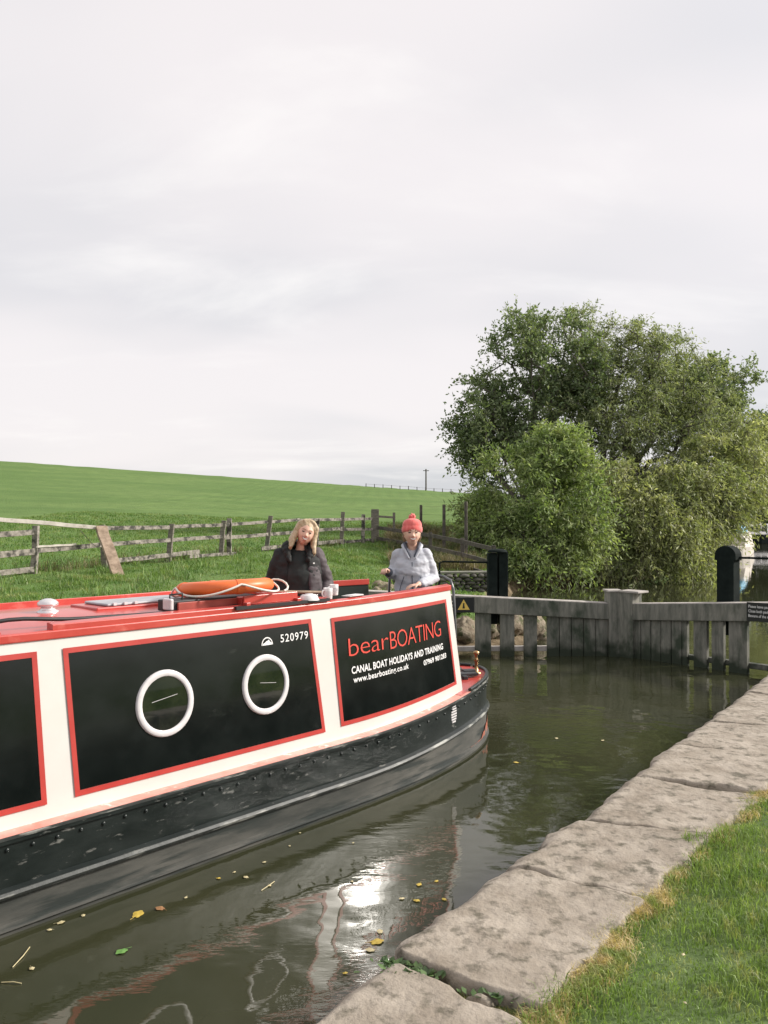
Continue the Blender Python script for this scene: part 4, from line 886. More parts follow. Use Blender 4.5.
mb = MB(); mb.box((-1.5, -.2, 1.1), (1.2, 1.6, .06)); mb.build('foredeck', m_ring, fb)
fb = empty('white_cruiser', (49.5, 102, WATER_Z), R(15), 'partly hidden small white boat at the right edge far down the canal', 'canal boat')
mb = MB(); mb.rings([[Vector((x, -w_, 0)), Vector((x, w_, 0)), Vector((x+ox, w_*1.1, .9)), Vector((x+ox, -w_*1.1, .9))] for x, w_, ox in ((-2.2, .2, -.4), (-1, .9, 0), (3.5, 1.0, 0))], smooth=False); mb.build('hull', m_ring, fb, bevel=.04)
mb = MB(); mb.rings([[Vector((x, -.8, .9)), Vector((x, .8, .9)), Vector((x2, .65, 2.2)), Vector((x2, -.65, 2.2))] for x, x2 in ((-1, .0), (2, 1.9))], smooth=False); mb.build('cabin', m_black, fb, bevel=.03)
mb = MB(); mb.beam((-1.1, -.8, .9), (.0, -.68, 2.3), .12, .12); mb.build('windscreen_frame', m_ring, fb)

# ------------------------------------------------------------------ grass
def blades(name, P, h, w, m, lean=.5, seg=True, label_kind='stuff', parent=None, hdir=None, jitter=.5):
    n = len(P); a = rng.random(n)*2*np.pi; s_ = np.stack([np.cos(a), np.sin(a), 0*a], 1)
    ln = rng.normal(size=(n, 3))*lean; ln[:, 2] = 0
    if hdir is not None: ln += hdir
    H = (h*(1-jitter+2*jitter*rng.random(n)))[:, None]; W_ = (w*(.6+.8*rng.random(n)))[:, None]
    up = np.array([0, 0, 1.0]); mid = P+up*H*.55+ln*H*.25; tip = P+up*H*np.sqrt(np.maximum(.2, 1-.5*np.sum(ln**2, 1)))[:, None]*.95+ln*H*.9
    V = np.stack([P-s_*W_, P+s_*W_, mid+s_*W_*.75, mid-s_*W_*.75, tip], 1).reshape(-1, 3)
    i0 = np.arange(n)*5; F = np.concatenate([np.stack([i0, i0+1, i0+2], 1), np.stack([i0, i0+2, i0+3], 1), np.stack([i0+3, i0+2, i0+4], 1)])
    o = np_mesh(name, V, F, m, parent); 
    if label_kind: tag(o, kind=label_kind)
    return o
m_lawnb = mat('lawn_blade', (.14, .225, .050), (.23, .31, .090), 6.0, .5, c3=(.40, .38, .17), s3=9, lo3=.52, hi3=.70, island=.45, trans=.3, spec=.35)
m_dryb = mat('dry_blade', (.46, .35, .15), (.60, .49, .27), 4, .6, c3=(.24, .30, .08), s3=9, lo3=.47, hi3=.60, island=.3, trans=.25)
m_bankb = mat('bank_blade', (.070, .150, .030), (.165, .25, .062), .8, .5, c3=(.28, .30, .12), s3=1.7, lo3=.50, hi3=.66, island=.35, trans=.3, spec=.3)
m_reed = mat('dead_grass', (.17, .14, .075), (.33, .27, .165), 1.2, .7, c3=(.085, .125, .035), s3=1.3, lo3=.46, hi3=.58, island=.3, trans=.2)
def scatter_ab(n, a0, a1, b0, b1, bias=1.0):
    a = a0+(a1-a0)*rng.random(n)**bias; b_ = b0+(b1-b0)*rng.random(n); return a, b_
def KV(a, b_, z): return np.stack([LU.x*a+LN.x*b_, LU.y*a+LN.y*b_, z], 1)
inner = lambda a: np.interp(a, JI, WI)
a, b_ = scatter_ab(150000, .8, 6.6, -1.2, 1.6); k = b_ > inner(a)-.02+.06*np.sin(a*7)+.04*np.sin(a*23); a, b_ = a[k], b_[k]
hh = .032+.016*np.sin(a*3.1+b_*5)+.012*np.sin(a*11-b_*9); hh = np.maximum(hh, .014)
blades('lawn_grass', KV(a, b_, -.022+0*a), hh, .0019, m_lawnb, .55)
a, b_ = scatter_ab(70000, 6.4, 13.5, -1.1, 4); blades('lawn_grass', KV(a, b_, -.022+0*a), .04+0*a, .005, m_lawnb, .5)
a, b_ = scatter_ab(40000, -3, .9, -1.1, 3); blades('lawn_grass', KV(a, b_, -.022+0*a), .04+0*a, .005, m_lawnb, .5)
# dry tufts along the edge of the stones
A_, B_ = [], []
for a0, b0, r0, n_ in ((2.38, -1.10, .10, 2600), (2.18, -1.05, .10, 1800), (2.95, -1.08, .10, 2300), (3.12, -1.14, .08, 1700), (3.42, -1.13, .07, 1500), (3.55, -1.08, .09, 1000), (4.5, -1.03, .07, 500), (5.25, -1.0, .09, 1300), (5.5, -.97, .10, 1500), (5.8, -.95, .08, 900), (6.4, -.98, .06, 400), (7.3, -.95, .08, 500), (3.85, -1.08, .06, 500), (4.15, -1.05, .05, 350), (4.9, -1.0, .08, 600), (2.65, -1.12, .08, 900), (1.9, -1.05, .12, 1500), (6.1, -.95, .05, 400)):
    A_.append(a0+rng.normal(size=n_)*r0); B_.append(b0-.02+rng.normal(size=n_)*r0*.38)
a, b_ = np.concatenate(A_), np.concatenate(B_); k = b_ > inner(a)-.07; a, b_ = a[k], b_[k]
blades('dry_grass', KV(a, b_, -.03+0*a), .036+0*a, .0017, m_dryb, .8, hdir=np.array([-.35, .2, 0]))
# weeds in the joints between slabs
def weed(a, b_, r, n_, seed, label):
    rg = np.random.default_rng(seed); p = K(a, b_, -.03); P = rg.normal(size=(n_, 3))*[r, r*.5, 0]; an = rg.random(n_)*2*np.pi
    d = np.stack([np.cos(an), np.sin(an), .35+.5*rg.random(n_)], 1); d /= np.linalg.norm(d, axis=1, keepdims=True); sd_ = np.stack([-np.sin(an), np.cos(an), 0*an], 1)
    ll = .022+.026*rg.random((n_, 1)); V = np.stack([P, P+d*ll*.5+sd_*ll*.28, P+d*ll-np.array([0, 0, .004]), P+d*ll*.5-sd_*ll*.28], 1).reshape(-1, 3)
    o = np_mesh('weed', V+np.array([0, 0, .015]), np.arange(n_*4).reshape(-1, 4), m_weed); o.location = p; tag(o, label, 'plant')
m_weed = mat('weed_leaf', (.05, .10, .03), (.10, .16, .05), 30, .5, island=.4, trans=.2)
weed(2.47, -1.72, .045, 60, 1, 'leafy weed in the joint at the water edge of the nearest slab')
weed(2.46, -1.62, .05, 70, 2, 'second leafy weed in the nearest joint, left of the small stone')
weed(2.52, -1.30, .05, 40, 3, 'small weed at the right end of the nearest joint')
a = np.concatenate([rng.normal(2.47, .012, 700), rng.normal(3.49, .012, 500), rng.normal(4.30, .03, 500), rng.normal(5.18, .02, 300), rng.normal(6.1, .02, 300)]); b_ = -1.72+.6*rng.random(len(a))
blades('joint_moss', KV(a, b_, -.045+0*a), .022+0*a, .003, mat('moss_blade', (.09, .10, .02), (.18, .17, .05), 9, .8, island=.4), .8)
# bank between boat and fence
def land_scatter(n, x0, x1, y0, y1, cond):
    X = x0+(x1-x0)*rng.random(n); Y = y0+(y1-y0)*rng.random(n); k = cond(X, Y); X, Y = X[k], Y[k]; return X, Y, land(X, Y)
fenceY = lambda X: 32.5+1.42*X
X, Y, Z = land_scatter(330000, -15, 4.5, 11.5, 33, lambda X, Y: (shore_dist(X, Y) > .25) & (Y < fenceY(np.minimum(X, 0))+.6))
k = rng.random(len(X)) < np.clip(.45+.9*np.sin(X*2.3+np.sin(Y*1.7)*2)*np.sin(Y*1.9+X), .25, 1); X, Y, Z = X[k], Y[k], Z[k]
blades('bank_grass', np.stack([X, Y, Z-.01], 1), .075+.035*np.sin(X*1.3)*np.sin(Y*.9), .0065, m_bankb, .6)
X, Y, Z = land_scatter(90000, -17, 8, 18, 44, lambda X, Y: (shore_dist(X, Y) > .6) & (Y > fenceY(np.minimum(X, 0))))
blades('field_grass', np.stack([X, Y, Z-.01], 1), .09+0*X, .011, m_bankb, .6)
X, Y, Z = land_scatter(60000, -15, 4, 12, 33, lambda X, Y: (shore_dist(X, Y) > .4) & (Y < fenceY(np.minimum(X, 0))+.8) & (np.sin(X*3.1+np.sin(Y*2.3)*1.5)*np.sin(Y*2.7+X*.8) > .45))
blades('rank_tufts', np.stack([X, Y, Z-.01], 1), .24+.06*np.sin(X*2), .010, mat('rank_blade', (.10, .19, .045), (.20, .28, .085), 1.3, .55, c3=(.34, .32, .15), s3=4, lo3=.55, hi3=.68, island=.35, trans=.3), .7)
# pale dead grass at the fence foot and the reedy corner below the field
X, Y, Z = land_scatter(46000, -15, .3, 14, 33, lambda X, Y: (np.abs(Y-fenceY(X)-.2) < .45) & (np.sin(X*2.1)+np.sin(X*.83+1) > -.3))
blades('dead_grass', np.stack([X, Y, Z-.01], 1), .32+0*X, .008, m_reed, .35)
X, Y, Z = land_scatter(60000, .2, 6, 25.5, 37, lambda X, Y: (shore_dist(X, Y) > .8) & (np.sin(X*1.7+Y)+np.sin(Y*1.3-X*.6) > -.5))
blades('reeds', np.stack([X, Y, Z-.02], 1), .42+.12*np.sin(X*3+Y*2), .010, m_reed, .6)

# ------------------------------------------------------------------ floating leaves, litter
def leafobj(name, x, y, z, size, m, rz, label, cat, group, flat=True):
    mb = MB(); pro = []
    for i in range(24):
        a = 2*math.pi*i/24; r_ = size*(.62+.25*abs(math.cos(a*2.5))+.13*math.cos(a)); pro.append((r_*math.cos(a), r_*.75*math.sin(a)))
    n = len(pro); vs = [(px, py, .002+.08*size*math.sin(px/size*3)*.5) for px, py in pro]+[(0, 0, .006)]
    mb.add(vs, [(i, (i+1) % n, n) for i in range(n)]); mb.tube([(-size*.5, 0, .004), (-size*1.3, size*.2, .002)], size*.03, 4)
    o = mb.build(name, m); o.location = (x, y, z); o.rotation_euler = (0, 0, rz); return tag(o, label, cat, group)
def wp_(px, py, z=WATER_Z): d = (EYE-z)*820/(py-522); return ((px-384)/820*d, d)
mly = mat('yellow_leaf', (.62, .46, .08), (.5, .36, .07), 40, .5); mlp = mat('pale_leaf', (.62, .55, .34), (.5, .42, .22), 40, .5); mlg = mat('green_leaf', (.10, .25, .06), (.16, .32, .08), 40, .5); mlb = mat('brown_leaf', (.28, .13, .06), (.35, .2, .09), 40, .5)
LV = [(186, 862, .045, mly, 'folded yellow leaf floating close to the hull'), (139, 913, .055, mly, 'large yellow leaf floating beside a brown one'), (162, 907, .04, mlb, 'brown leaf floating beside the large yellow leaf'), (124, 949, .045, mlg, 'single green leaf floating near the bottom left'), (34, 966, .024, mlp, 'round pale leaf floating near the bottom left corner'),
      (62, 921, .03, mlp, 'narrow pale leaf nearest the hull at the left'), (85, 914, .02, mlp, 'small pale leaf left of the yellow leaf'), (52, 928, .02, mlp, None), (187, 896, .018, mlp, None), (219, 877, .02, mly, None), (235, 871, .016, mlp, None), (247, 876, .025, mlp, 'pale leaf and stalk floating off the hull'), (265, 861, .018, mlp, None), (270, 884, .02, mlp, None),
      (376, 940, .05, mly, 'yellow leaf cluster against the foot of the slab'), (380, 930, .03, mlp, None), (371, 948, .035, mlp, None), (419, 883, .03, mly, 'yellow leaf with stalk floating left of the bright reflection edge'), (416, 899, .028, mly, None), (436, 880, .02, mly, 'tiny orange leaf on the water before the nearest slab'), (444, 898, .022, mly, None), (402, 897, .024, mlp, None), (352, 880, .016, mlp, None), (345, 971, .018, mly, None), (556, 738, .03, mlp, None), (516, 762, .035, mly, None), (602, 740, .03, mlp, None), (300, 832, .014, mlp, None), (353, 842, .014, mlp, None), (290, 845, .014, mlp, None)]
for i, (px, py, sz, m, lab) in enumerate(LV):
    x, y = wp_(px, py); leafobj('floating_leaf', x, y, WATER_Z+.004, sz, m, i*1.37, lab or 'tiny pale leaf drifting on the brown water', 'leaf', 'fallen leaves floating on the canal' if lab else 'tiny pale leaves drifting on the canal')
for i, (p0, p1) in enumerate((((15, 965), (32, 945)), ((4, 980), (24, 981)), ((262, 889), (275, 880)))):
    a, b_ = wp_(*p0), wp_(*p1); mb = MB(); mb.tube([(0, 0, 0), ((b_[0]-a[0])*.5+.01, (b_[1]-a[1])*.5, .006), (b_[0]-a[0], b_[1]-a[1], 0)], .003, 5); o = mb.build('floating_twig', mlp); o.location = (a[0], a[1], WATER_Z+.004)
    tag(o, ['upright curved straw floating at the bottom left', 'short flat straw floating at the left edge', 'thin twig floating beside a pale leaf off the hull'][i], 'twig')
for i in range(26):
    a_, b2 = 1.6+3.6*random.random(), -.95+1.9*random.random(); p = K(a_, b2, .018)
    leafobj('fallen_leaf', p.x, p.y, p.z, .007+.006*random.random(), mlp if i % 3 else mat_w if 'mat_w' in globals() else mlp, i*2.1, 'tiny pale leaf fallen on the short green grass', 'leaf', 'tiny pale leaves on the grass')

# ------------------------------------------------------------------ people
def remesh(mb, name, m, parent, voxel=.007, smooth=6):
    me = bpy.data.meshes.new('tmp'); me.from_pydata(mb.v, [], mb.f); o = bpy.data.objects.new('tmp', me); col.objects.link(o)
    r = o.modifiers.new('r', 'REMESH'); r.mode = 'VOXEL'; r.voxel_size = voxel; r.use_smooth_shade = True
    s_ = o.modifiers.new('s', 'SMOOTH'); s_.iterations = smooth; s_.factor = .5
    dg = bpy.context.evaluated_depsgraph_get(); dg.update(); me2 = bpy.data.meshes.new_from_object(o.evaluated_get(dg)); bpy.data.objects.remove(o)
    me2.materials.clear(); me2.materials.append(m); me2.name = name; o2 = bpy.data.objects.new(name, me2); col.objects.link(o2); o2.parent = parent
    return o2
def wrinkle(o, amp, sc, sx=1.0):
    me = o.data; n = len(me.vertices); co = np.empty(n*3); me.vertices.foreach_get('co', co); no = np.empty(n*3, dtype=np.float32); me.vertex_normals.foreach_get('vector', no); co = co.reshape(-1, 3); no = no.reshape(-1, 3)
    d = np.array([noise.fractal(Vector((c[0]*sc*sx, c[1]*sc, c[2]*sc*1.7)), 1, 2, 3) for c in co]); me.vertices.foreach_set('co', (co+no*d[:, None]*amp).ravel()); me.update()
def limb(mb, pts, rads, n=14, flat=1.0):
    """tapered limb with rounded ends"""
    pts = [Vector(p) for p in pts]; P = []; Rr = []
    d0 = (pts[0]-pts[1]).normalized(); d1 = (pts[-1]-pts[-2]).normalized()
    for q in (1, .8, .45): P.append(pts[0]+d0*rads[0]*q*.95); Rr.append(rads[0]*math.sqrt(max(.02, 1-q*q)))
    for i in range(len(pts)-1):
        for k in range(4):
            f = k/4; P.append(pts[i].lerp(pts[i+1], f)); Rr.append(rads[i]+(rads[i+1]-rads[i])*f)
    P.append(pts[-1]); Rr.append(rads[-1])
    for q in (.45, .8, 1): P.append(pts[-1]+d1*rads[-1]*q*.95); Rr.append(rads[-1]*math.sqrt(max(.02, 1-q*q)))
    mb.tube(P, Rr, n, flat=flat)
def ellloft(mb, secs, n=24):
    """closed loft of (x, y, z, rx, ry) sections"""
    mb.rings([[Vector((x+rx*math.cos(2*math.pi*k/n), y+ry*math.sin(2*math.pi*k/n), z)) for k in range(n)] for x, y, z, rx, ry in secs])
def hand(mb, wrist, dirv, palmn, curl=.4, sz=1.0, side_=1):
    d = Vector(dirv).normalized(); nrm = Vector(palmn); nrm = (nrm-d*nrm.dot(d)).normalized(); s_ = d.cross(nrm)*side_; w = Vector(wrist)
    pc_ = w+d*.045*sz
    for k in range(4):
        o = (-.027+.018*k)*sz; limb(mb, [w+s_*o*.6+d*.01, w+d*.085*sz+s_*o], [.017*sz, .0125*sz], 8)
    for k, (ln, o) in enumerate(((.062, -.029), (.074, -.010), (.070, .009), (.055, .027))):
        b0 = w+d*.088*sz+s_*o*sz; c = curl; p1 = b0+(d*math.cos(c)+nrm*math.sin(c))*ln*.5*sz; p2 = p1+(d*math.cos(c*2.2)+nrm*math.sin(c*2.2))*ln*.3*sz; p3 = p2+(d*math.cos(c*3)+nrm*math.sin(c*3))*ln*.25*sz
        limb(mb, [b0-d*.01, p1, p2, p3], [.0092*sz, .0085*sz, .008*sz, .007*sz], 8)
    t0 = w+d*.03*sz-s_*.03*sz; limb(mb, [t0, t0+(d*.7-s_*.6+nrm*.4).normalized()*.035*sz, t0+(d*.95-s_*.45+nrm*.7).normalized()*.065*sz], [.013*sz, .0105*sz, .0085*sz], 8)
m_skin = mat('skin', (.70, .42, .31), (.80, .51, .39), 14, .5, spec=.35)
m_lip = mat('lips', (.42, .13, .11), None, rough=.4); m_teeth = mat('teeth', (.78, .74, .68), None, rough=.3)
m_eye = mat('dark_eye', (.05, .035, .03), None, rough=.2); m_brow = mat('eyebrow_brown', (.27, .14, .09), None, rough=.7); m_socket = mat('eyelid_skin', (.40, .20, .15), None, rough=.6)  # eyebrows are a plain brown of their own
def head(mb, H_, fwd=(0, -1, 0)):
    """adds head solids; H_ = 4x4 from head space (x right of viewer, -y face, z up; origin mid head) """
    n = 26; rgs = []
    for i in range(n+1):
        th_ = math.pi*i/n; z = -math.cos(th_); r_ = math.sin(th_)+1e-4; ring = []
        for k in range(28):
            a = 2*math.pi*k/28; x = r_*math.cos(a)*.079; y = r_*math.sin(a)*.092; zz_ = z*.108
            if z < 0:
                jt = -z; x *= 1-.30*jt*jt; y = y*(1-.22*jt) - .012*jt
                if y < 0: x *= 1-.05
            if y < -.02: y -= .004*math.exp(-((zz_+.075)/.02)**2)*math.exp(-(x/.02)**2)*2.5   # chin
            if y < 0:
                for ex in (-.031, .031): y += .008*math.exp(-((zz_-.006)/.014)**2-((x-ex)/.018)**2)   # sockets
                y -= .003*math.exp(-((zz_-.026)/.008)**2)*math.exp(-(x/.05)**2)
                for ex in (-.036, .036): y -= .007*math.exp(-((zz_+.026)/.017)**2-((x-ex)/.017)**2)   # smiling cheeks
            ring.append(H_ @ Vector((x, y, zz_)))
        rgs.append(ring)
    mb.rings(rgs)
    T = lambda *p: H_ @ Vector(p)
    limb(mb, [T(0, -.080, .008), T(0, -.092, -.012), T(0, -.100, -.026)], [.007, .009, .0125], 8)
    limb(mb, [T(-.012, -.090, -.029), T(.012, -.090, -.029)], [.0075, .0075], 8)
    limb(mb, [T(-.018, -.082, -.046), T(.018, -.082, -.046)], [.008, .008], 8); limb(mb, [T(-.016, -.080, -.066), T(.016, -.080, -.066)], [.009, .009], 8)
    for sx in (-1, 1): limb(mb, [T(sx*.074, .006, .014), T(sx*.077, .012, -.01), T(sx*.072, .004, -.03)], [.011, .010, .008], 8)
def face_parts(root, H_, smile=1.0, w=.027):
    T = lambda *p: H_ @ Vector(p)
    for sx in (-1, 1):
        mb = MB(); 
        mb.rings([[T(sx*.031+ax_*math.cos(2*math.pi*k/12), -.0825+dy, .006+az_*math.sin(2*math.pi*k/12)) for k in range(12)] for ax_, az_, dy in ((.015, .0052, .004), (.0135, .0045, -.0025), (.004, .001, -.0045))]); mb.build('eye', m_eye, root)
        mb = MB(); limb(mb, [T(sx*.016, -.090, .024), T(sx*.032, -.089, .029), T(sx*.047, -.079, .024)], [.0022, .003, .002], 6); mb.build('eyebrow', m_brow, root)
    mb = MB(); n = 12; vs = []
    for k in range(n+1):
        f = k/n*2-1; x = f*w; up_ = -.050+.010*smile*f*f; lo_ = -.050-.013*(1-f*f)+.010*smile*f*f; yb = -.0955+.35*abs(x)**1.6*4
        vs += [T(x, yb, up_), T(x, yb, lo_)]
    mb.add(vs, [(2*k, 2*k+2, 2*k+3, 2*k+1) for k in range(n)]); mb.build('teeth', m_teeth, root)
    lp = MB()
    for top in (1, 0):
        pts = []
        for k in range(9):
            f = k/4-1; x = f*w*1.08; z_ = (-.047 if top else -.052-.014*(1-f*f))+.010*smile*f*f; pts.append(T(x, -.0945+.35*abs(x)**1.6*4, z_))
        limb(lp, pts, [.0018]+[.0030]*7+[.0018], 6)
    lp.build('lips', m_lip, root)

def person(loc, rz, label, spec):
    root = empty('person', loc, rz, label, 'person')
    mb = MB(); J = spec
    hp = J['hip_z']
    # torso, neck, legs
    ellloft(mb, J['torso'])
    limb(mb, [J['neck0'], J['neck1']], [.055, .052], 14)
    for sx in (-1, 1): limb(mb, [(sx*.09, 0, hp), (sx*.10, -.01, hp*.52), (sx*.10, .03, .09)], [.098, .062, .042]); limb(mb, [(sx*.10, .04, .04), (sx*.105, -.12, .03)], [.04, .032])
    for s_ in ('R', 'L'):
        a = J['arm'+s_]; a = [(a[0][0]*.9, a[0][1], a[0][2]-.03)]+list(a[1:]); limb(mb, a, [.040, .038, .027]); h = J['hand'+s_]; hand(mb, a[-1], *h)
    head(mb, J['H']); body = remesh(mb, 'body', m_skin, root, .0065, 2)
    face_parts(root, J['H'], J.get('smile', 1), J.get('mw', .027))
    # trousers and shoes
    mb = MB(); ellloft(mb, [(0, 0, hp-.1, .16, .12), (0, 0, hp, .185, .14), (0, 0, hp+.12, .17, .125)])
    for sx in (-1, 1): limb(mb, [(sx*.09, 0, hp-.02), (sx*.10, -.01, hp*.52), (sx*.10, .03, .10)], [.112, .078, .062])
    remesh(mb, 'trousers', mat('dark_trousers', (.02, .022, .03), (.035, .037, .045), 20, .85), root, .014, 3)
    for sx in (-1, 1): mb = MB(); limb(mb, [(sx*.10, .06, .05), (sx*.105, -.13, .045)], [.052, .045]); remesh(mb, 'shoe', m_rubber, root, .012, 2)
    return root
def Hm(c, tilt, yaw, nod=0): return Matrix.Translation(Vector(c)) @ Matrix.Rotation(yaw, 4, 'Z') @ Matrix.Rotation(tilt, 4, 'Y') @ Matrix.Rotation(nod, 4, 'X')
# woman in the dark jacket: x to the viewer's right, -y towards the viewer
FZ = -.035
H1 = Hm((.062, -.060, 1.515), R(17), R(4), R(-4)) @ Matrix.Scale(1.03, 4)
w1 = person((-.79, 7.62, FZ+.015), R(6), 'woman with long blonde hair in an open black jacket standing on the boat', dict(
    hip_z=.84, torso=[(0, 0, .78, .15, .11), (0, 0, .88, .175, .13), (0, 0, 1.0, .15, .115), (0, -.01, 1.13, .165, .12), (0, 0, 1.25, .165, .11), (0, .01, 1.33, .12, .075), (0, 0, 1.36, .06, .05)],
    neck0=(.01, .0, 1.31), neck1=(.035, -.02, 1.44), armR=[(-.185, .01, 1.29), (-.265, .05, 1.03), (-.21, -.14, .88)], armL=[(.175, .01, 1.29), (.265, .04, 1.03), (.20, -.15, .89)],
    handR=((.35, -.9, -.1), (0, 0, -1), .35, .95, 1), handL=((-.35, -.9, -.1), (0, 0, -1), .35, .95, -1), H=H1, smile=1.1, mw=.030))
m_jk = mat('black_jacket', (.006, .007, .007), (.014, .014, .014), 9, .75, .001, 40)
m_jk2 = mat('sunlit_mauve_jacket', (.060, .045, .050), (.09, .072, .078), 9, .7, .001, 40)  # sunlit side of the black jacket, the sunlight put into its colour
mb = MB()
# jacket: two open fronts and the back as one shell
def shell(secs, a0, a1, th_=.02, n=26):
    outer = [[Vector((x+rx*math.cos(a0+(a1-a0)*k/n), y+ry*math.sin(a0+(a1-a0)*k/n), z)) for k in range(n+1)] for x, y, z, rx, ry in secs]
    inner_ = [[Vector((x+(rx-th_)*math.cos(a0+(a1-a0)*k/n), y+(ry-th_)*math.sin(a0+(a1-a0)*k/n), z)) for k in range(n+1)][::-1] for x, y, z, rx, ry in secs]
    return [o+i for o, i in zip(outer, inner_)]
mb.rings(shell([(0, 0, .72, .255, .19), (0, 0, .85, .25, .185), (0, 0, 1.0, .235, .175), (0, 0, 1.15, .225, .165), (0, .0, 1.28, .205, .145), (0, .01, 1.36, .165, .11), (0, .01, 1.41, .10, .09)], -math.pi/2+.42, 1.5*math.pi-.50, .03))
limb(mb, [(-.160, .01, 1.315), (-.262, .05, 1.05), (-.222, -.10, .90)], [.080, .072, .055])
remesh_j = remesh(mb, 'jacket', m_jk, w1, .010, 5); wrinkle(remesh_j, .012, 7)
mb = MB(); limb(mb, [(.155, .01, 1.315), (.260, .04, 1.05), (.212, -.10, .905)], [.080, .072, .054]); o = remesh(mb, 'jacket_sleeve', m_jk2, w1, .010, 5); wrinkle(o, .012, 8)
mb = MB(); mb.rings(shell([(0, 0, .74, .262, .196), (0, 0, .85, .257, .191), (0, 0, 1.0, .242, .181), (0, 0, 1.12, .232, .171), (0, .0, 1.22, .212, .152)], -math.pi/2+.41, -math.pi/2+1.1, .02, 10)); o = remesh(mb, 'jacket_front', m_jk2, w1, .010, 3); wrinkle(o, .008, 9)
mb = MB()
for sx in (-1, 1): limb(mb, [(sx*.075, .06, 1.415), (sx*.115, -.02, 1.40), (sx*.11, -.10, 1.35), (sx*.085, -.150, 1.27)], [.035, .042, .038, .022])
limb(mb, [(-.075, .06, 1.415), (0, .085, 1.42), (.075, .06, 1.415)], [.035, .035, .035]); o = remesh(mb, 'fleece_collar', m_jk, w1, .009, 2); wrinkle(o, .012, 22)
mb = MB(); ellloft(mb, [(0, -.01, .76, .18, .155), (0, -.01, .9, .20, .165), (0, -.01, 1.02, .18, .155), (0, -.015, 1.14, .185, .155), (0, -.005, 1.27, .165, .125), (0, .0, 1.34, .115, .09), (.0, .0, 1.365, .07, .06)]); o = remesh(mb, 'black_top', mat('black_top', (.012, .016, .015), (.022, .026, .025), 12, .8), w1, .012, 3); wrinkle(o, .006, 10)
mb = MB(); mb.box((.135, -.168, 1.245), (.016, .004, .012), .5); mb.build('chest_mark', m_letw, w1)
def hairs(root, H_, m, strands, cap, seed=1, vox=.007, amp=.004):
    mb = MB(); T = lambda *p: H_ @ Vector(p)
    n = 16; rgs = []
    for i in range(n+1):
        th_ = math.pi*i/n; z = -math.cos(th_); r_ = math.sin(th_)+1e-4
        rgs.append([T(r_*math.cos(2*math.pi*k/24)*.086*cap, .012+r_*math.sin(2*math.pi*k/24)*.090*cap, .038+z*.088*cap) for k in range(24)])
    mb.rings(rgs)
    for pts, rr in strands: limb(mb, [p if p[2] > 1 else T(*p) for p in pts], rr, 10)
    o = remesh(mb, 'hair', m, root, vox, 9); wrinkle(o, amp, 24, 2.0); return o
m_blond = mat('blonde_hair', (.42, .30, .17), (.62, .49, .33), 30, .5, .002, 60, (3, 3, .4), c3=(.28, .17, .08), s3=25, lo3=.5, hi3=.7)
st1 = []
for sx in (-1, 1):
    for k in range(7):
        y0 = -.026+.017*k; e_ = .012*k/6; st1.append(([(sx*.030, y0+.0, .108), (sx*.074, y0, .068), (sx*.086, y0+.005, -.01), (sx*(.092+e_), y0-.005, -.08), (sx*(.118 if sx > 0 else .098), y0-.03, -.15-.01*(k%3))], [.024, .028, .026, .028, .018]))
st1 += [([(.0, -.030, .122), (-.05, -.040, .100), (-.080, -.030, .05)], [.016, .018, .014]), ([(.0, -.030, .122), (.05, -.040, .100), (.080, -.030, .05)], [.016, .018, .014])]
hairs(w1, H1, m_blond, st1, 1.0)

# woman in the grey jacket and bobble hat
H2 = Hm((0.0, -.065, 1.475), R(1), R(6), R(-5)) @ Matrix.Scale(1.12, 4)
w2 = person((.30, 8.74, FZ+.035), R(-2), 'smiling woman in coral bobble hat and pale grey jacket, hand on the boat side', dict(
    hip_z=.80, torso=[(0, 0, .74, .14, .11), (0, 0, .84, .165, .125), (0, 0, .96, .14, .11), (0, -.01, 1.08, .15, .115), (0, 0, 1.19, .155, .10), (0, .01, 1.26, .12, .075), (0, 0, 1.30, .06, .05)],
    neck0=(0, .0, 1.25), neck1=(0, -.03, 1.41), armR=[(-.165, .01, 1.225), (-.215, .03, 1.03), (-.255, -.17, 1.085)], armL=[(.165, .01, 1.225), (.225, .0, .99), (.06, -.27, .955)],
    handR=((-.35, -.8, .25), (.3, .2, -1), .75, .95, 1), handL=((-.85, -.45, -.12), (0, 0, -1), .3, .95, -1), H=H2, smile=1.3, mw=.034))
m_gj = mat('pale_grey_jacket', (.46, .47, .52), (.54, .55, .60), 8, .6, .0008, 40, sheen=.15)
m_gj2 = mat('dark_grey_lining', (.07, .08, .11), (.10, .11, .14), 12, .7)
mb = MB(); ellloft(mb, [(0, .0, .70, .205, .16), (0, 0, .82, .20, .16), (0, 0, .94, .185, .148), (0, -.015, 1.06, .195, .155), (0, -.01, 1.18, .19, .135), (0, .01, 1.275, .165, .095), (0, .025, 1.335, .095, .055)])
limb(mb, [(-.145, .01, 1.255), (-.215, .03, 1.035), (-.250, -.10, 1.065)], [.070, .060, .047]); limb(mb, [(.145, .01, 1.255), (.228, .0, 1.0), (.10, -.22, .962)], [.072, .064, .048])
o = remesh(mb, 'jacket', m_gj, w2, .009, 5); wrinkle(o, .011, 8)
mb = MB(); limb(mb, [(-.250, -.115, 1.07), (-.255, -.145, 1.078)], [.049, .044]); o = remesh(mb, 'dark_cuff', m_gj2, w2, .008, 1)
mb = MB()
for sx in (-1, 1): limb(mb, [(sx*.060, .045, 1.375), (sx*.080, -.02, 1.37), (sx*.064, -.085, 1.325), (sx*.022, -.130, 1.235)], [.017, .019, .017, .010])
limb(mb, [(-.060, .045, 1.375), (0, .07, 1.38), (.060, .045, 1.375)], [.017, .018, .017]); remesh(mb, 'collar', m_gj2, w2, .006, 2)
mb = MB(); 
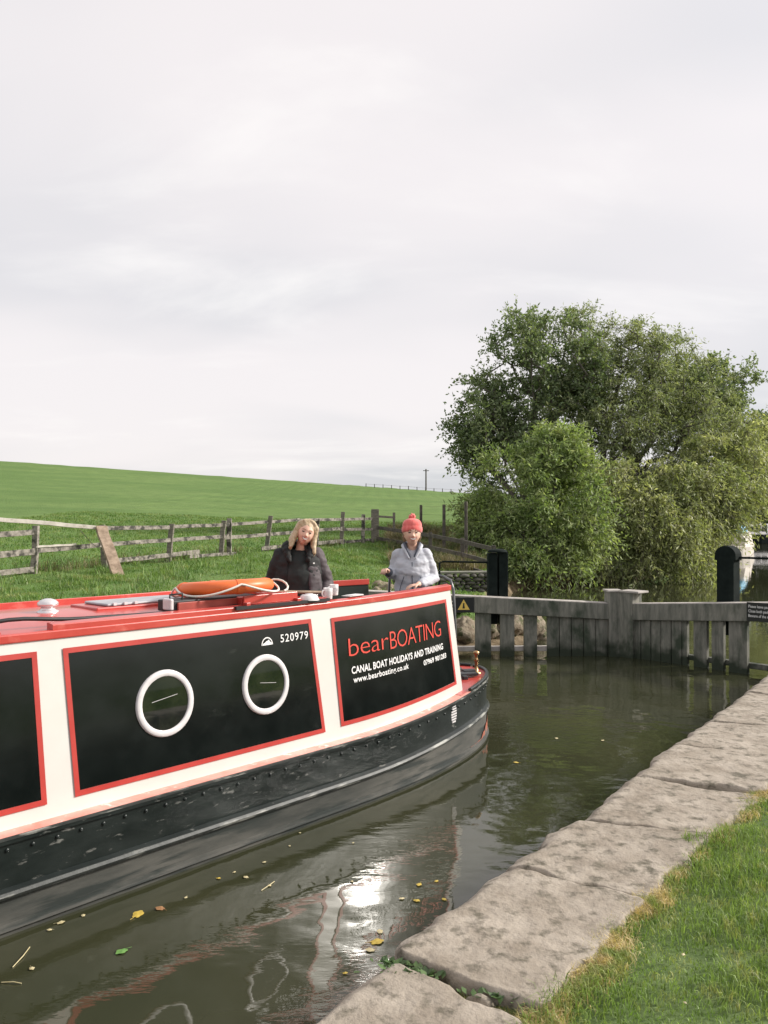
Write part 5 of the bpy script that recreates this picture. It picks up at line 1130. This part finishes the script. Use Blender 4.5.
for sx in (-1, 1): limb(mb, [(sx*.074, .05, 1.36), (sx*.097, -.02, 1.35), (sx*.078, -.09, 1.305), (sx*.034, -.138, 1.22)], [.018, .022, .020, .012])
remesh(mb, 'outer_collar', m_gj, w2, .007, 2)
mb = MB(); mb.tube([(.0, -.143, 1.18), (0, -.168, 1.06), (0, -.158, .94), (0, -.168, .82), (0, -.168, .72)], .005, 6); mb.build('zip', m_gj2, w2)
for sx in (-1, 1): mb = MB(); mb.tube([(sx*.085, -.158, 1.03), (sx*.12, -.138, .93), (sx*.135, -.135, .86)], .004, 6); mb.build('pocket_seam', m_gj2, w2)
m_hat = mat('coral_knit', (.72, .11, .10), (.82, .19, .17), 40, .9, .003, 60, (1, 1, .3), sheen=.4)
mb = MB(); n = 48; rgs = []
for r_, z in ((.085, .020), (.094, .022), (.098, .044), (.096, .068), (.090, .074), (.091, .090), (.086, .112), (.073, .133), (.048, .147), (.02, .153), (.001, .154)):
    rgs.append([H2 @ Vector((r_*(1+.022*math.cos(k*math.pi))*math.cos(2*math.pi*k/n), .012+r_*1.03*(1+.022*math.cos(k*math.pi))*math.sin(2*math.pi*k/n), z-.006+(-.012 if math.sin(2*math.pi*k/n) > .3 and z < .05 else 0))) for k in range(n)])
mb.rings(rgs, caps=False); ht = mb.build('bobble_hat', m_hat, w2, weld=True)
mb = MB(); mb.ball((0, 0, 0), .032, 14); mb.warp(lambda a, b_, c: tuple((H2 @ Vector((a*(1+.4*fbm(a*60, b_*60, c*60)), b_*(1+.4*fbm(a*60, b_*60, c*60)), c*(1+.4*fbm(a*60, b_*60, c*60)))))+Vector((.0, .0, .0)))); mb.warp(lambda a, b_, c: (a, b_, c))
mb.v = [tuple(Vector(v)+ (H2.to_3x3() @ Vector((0, .01, .160)))) for v in mb.v]; mb.build('pom_pom', m_hat, ht)
st2 = []
for sx in (-1, 1):
    for k in range(3): st2.append(([(sx*.072, .005+.03*k, .03), (sx*.078, .01+.03*k, -.03), (sx*.068, .005+.03*k, -.07)], [.012, .013, .010]))
hairs(w2, H2, mat('brown_hair', (.16, .09, .05), (.26, .16, .09), 30, .5, .002, 60), st2, .93)
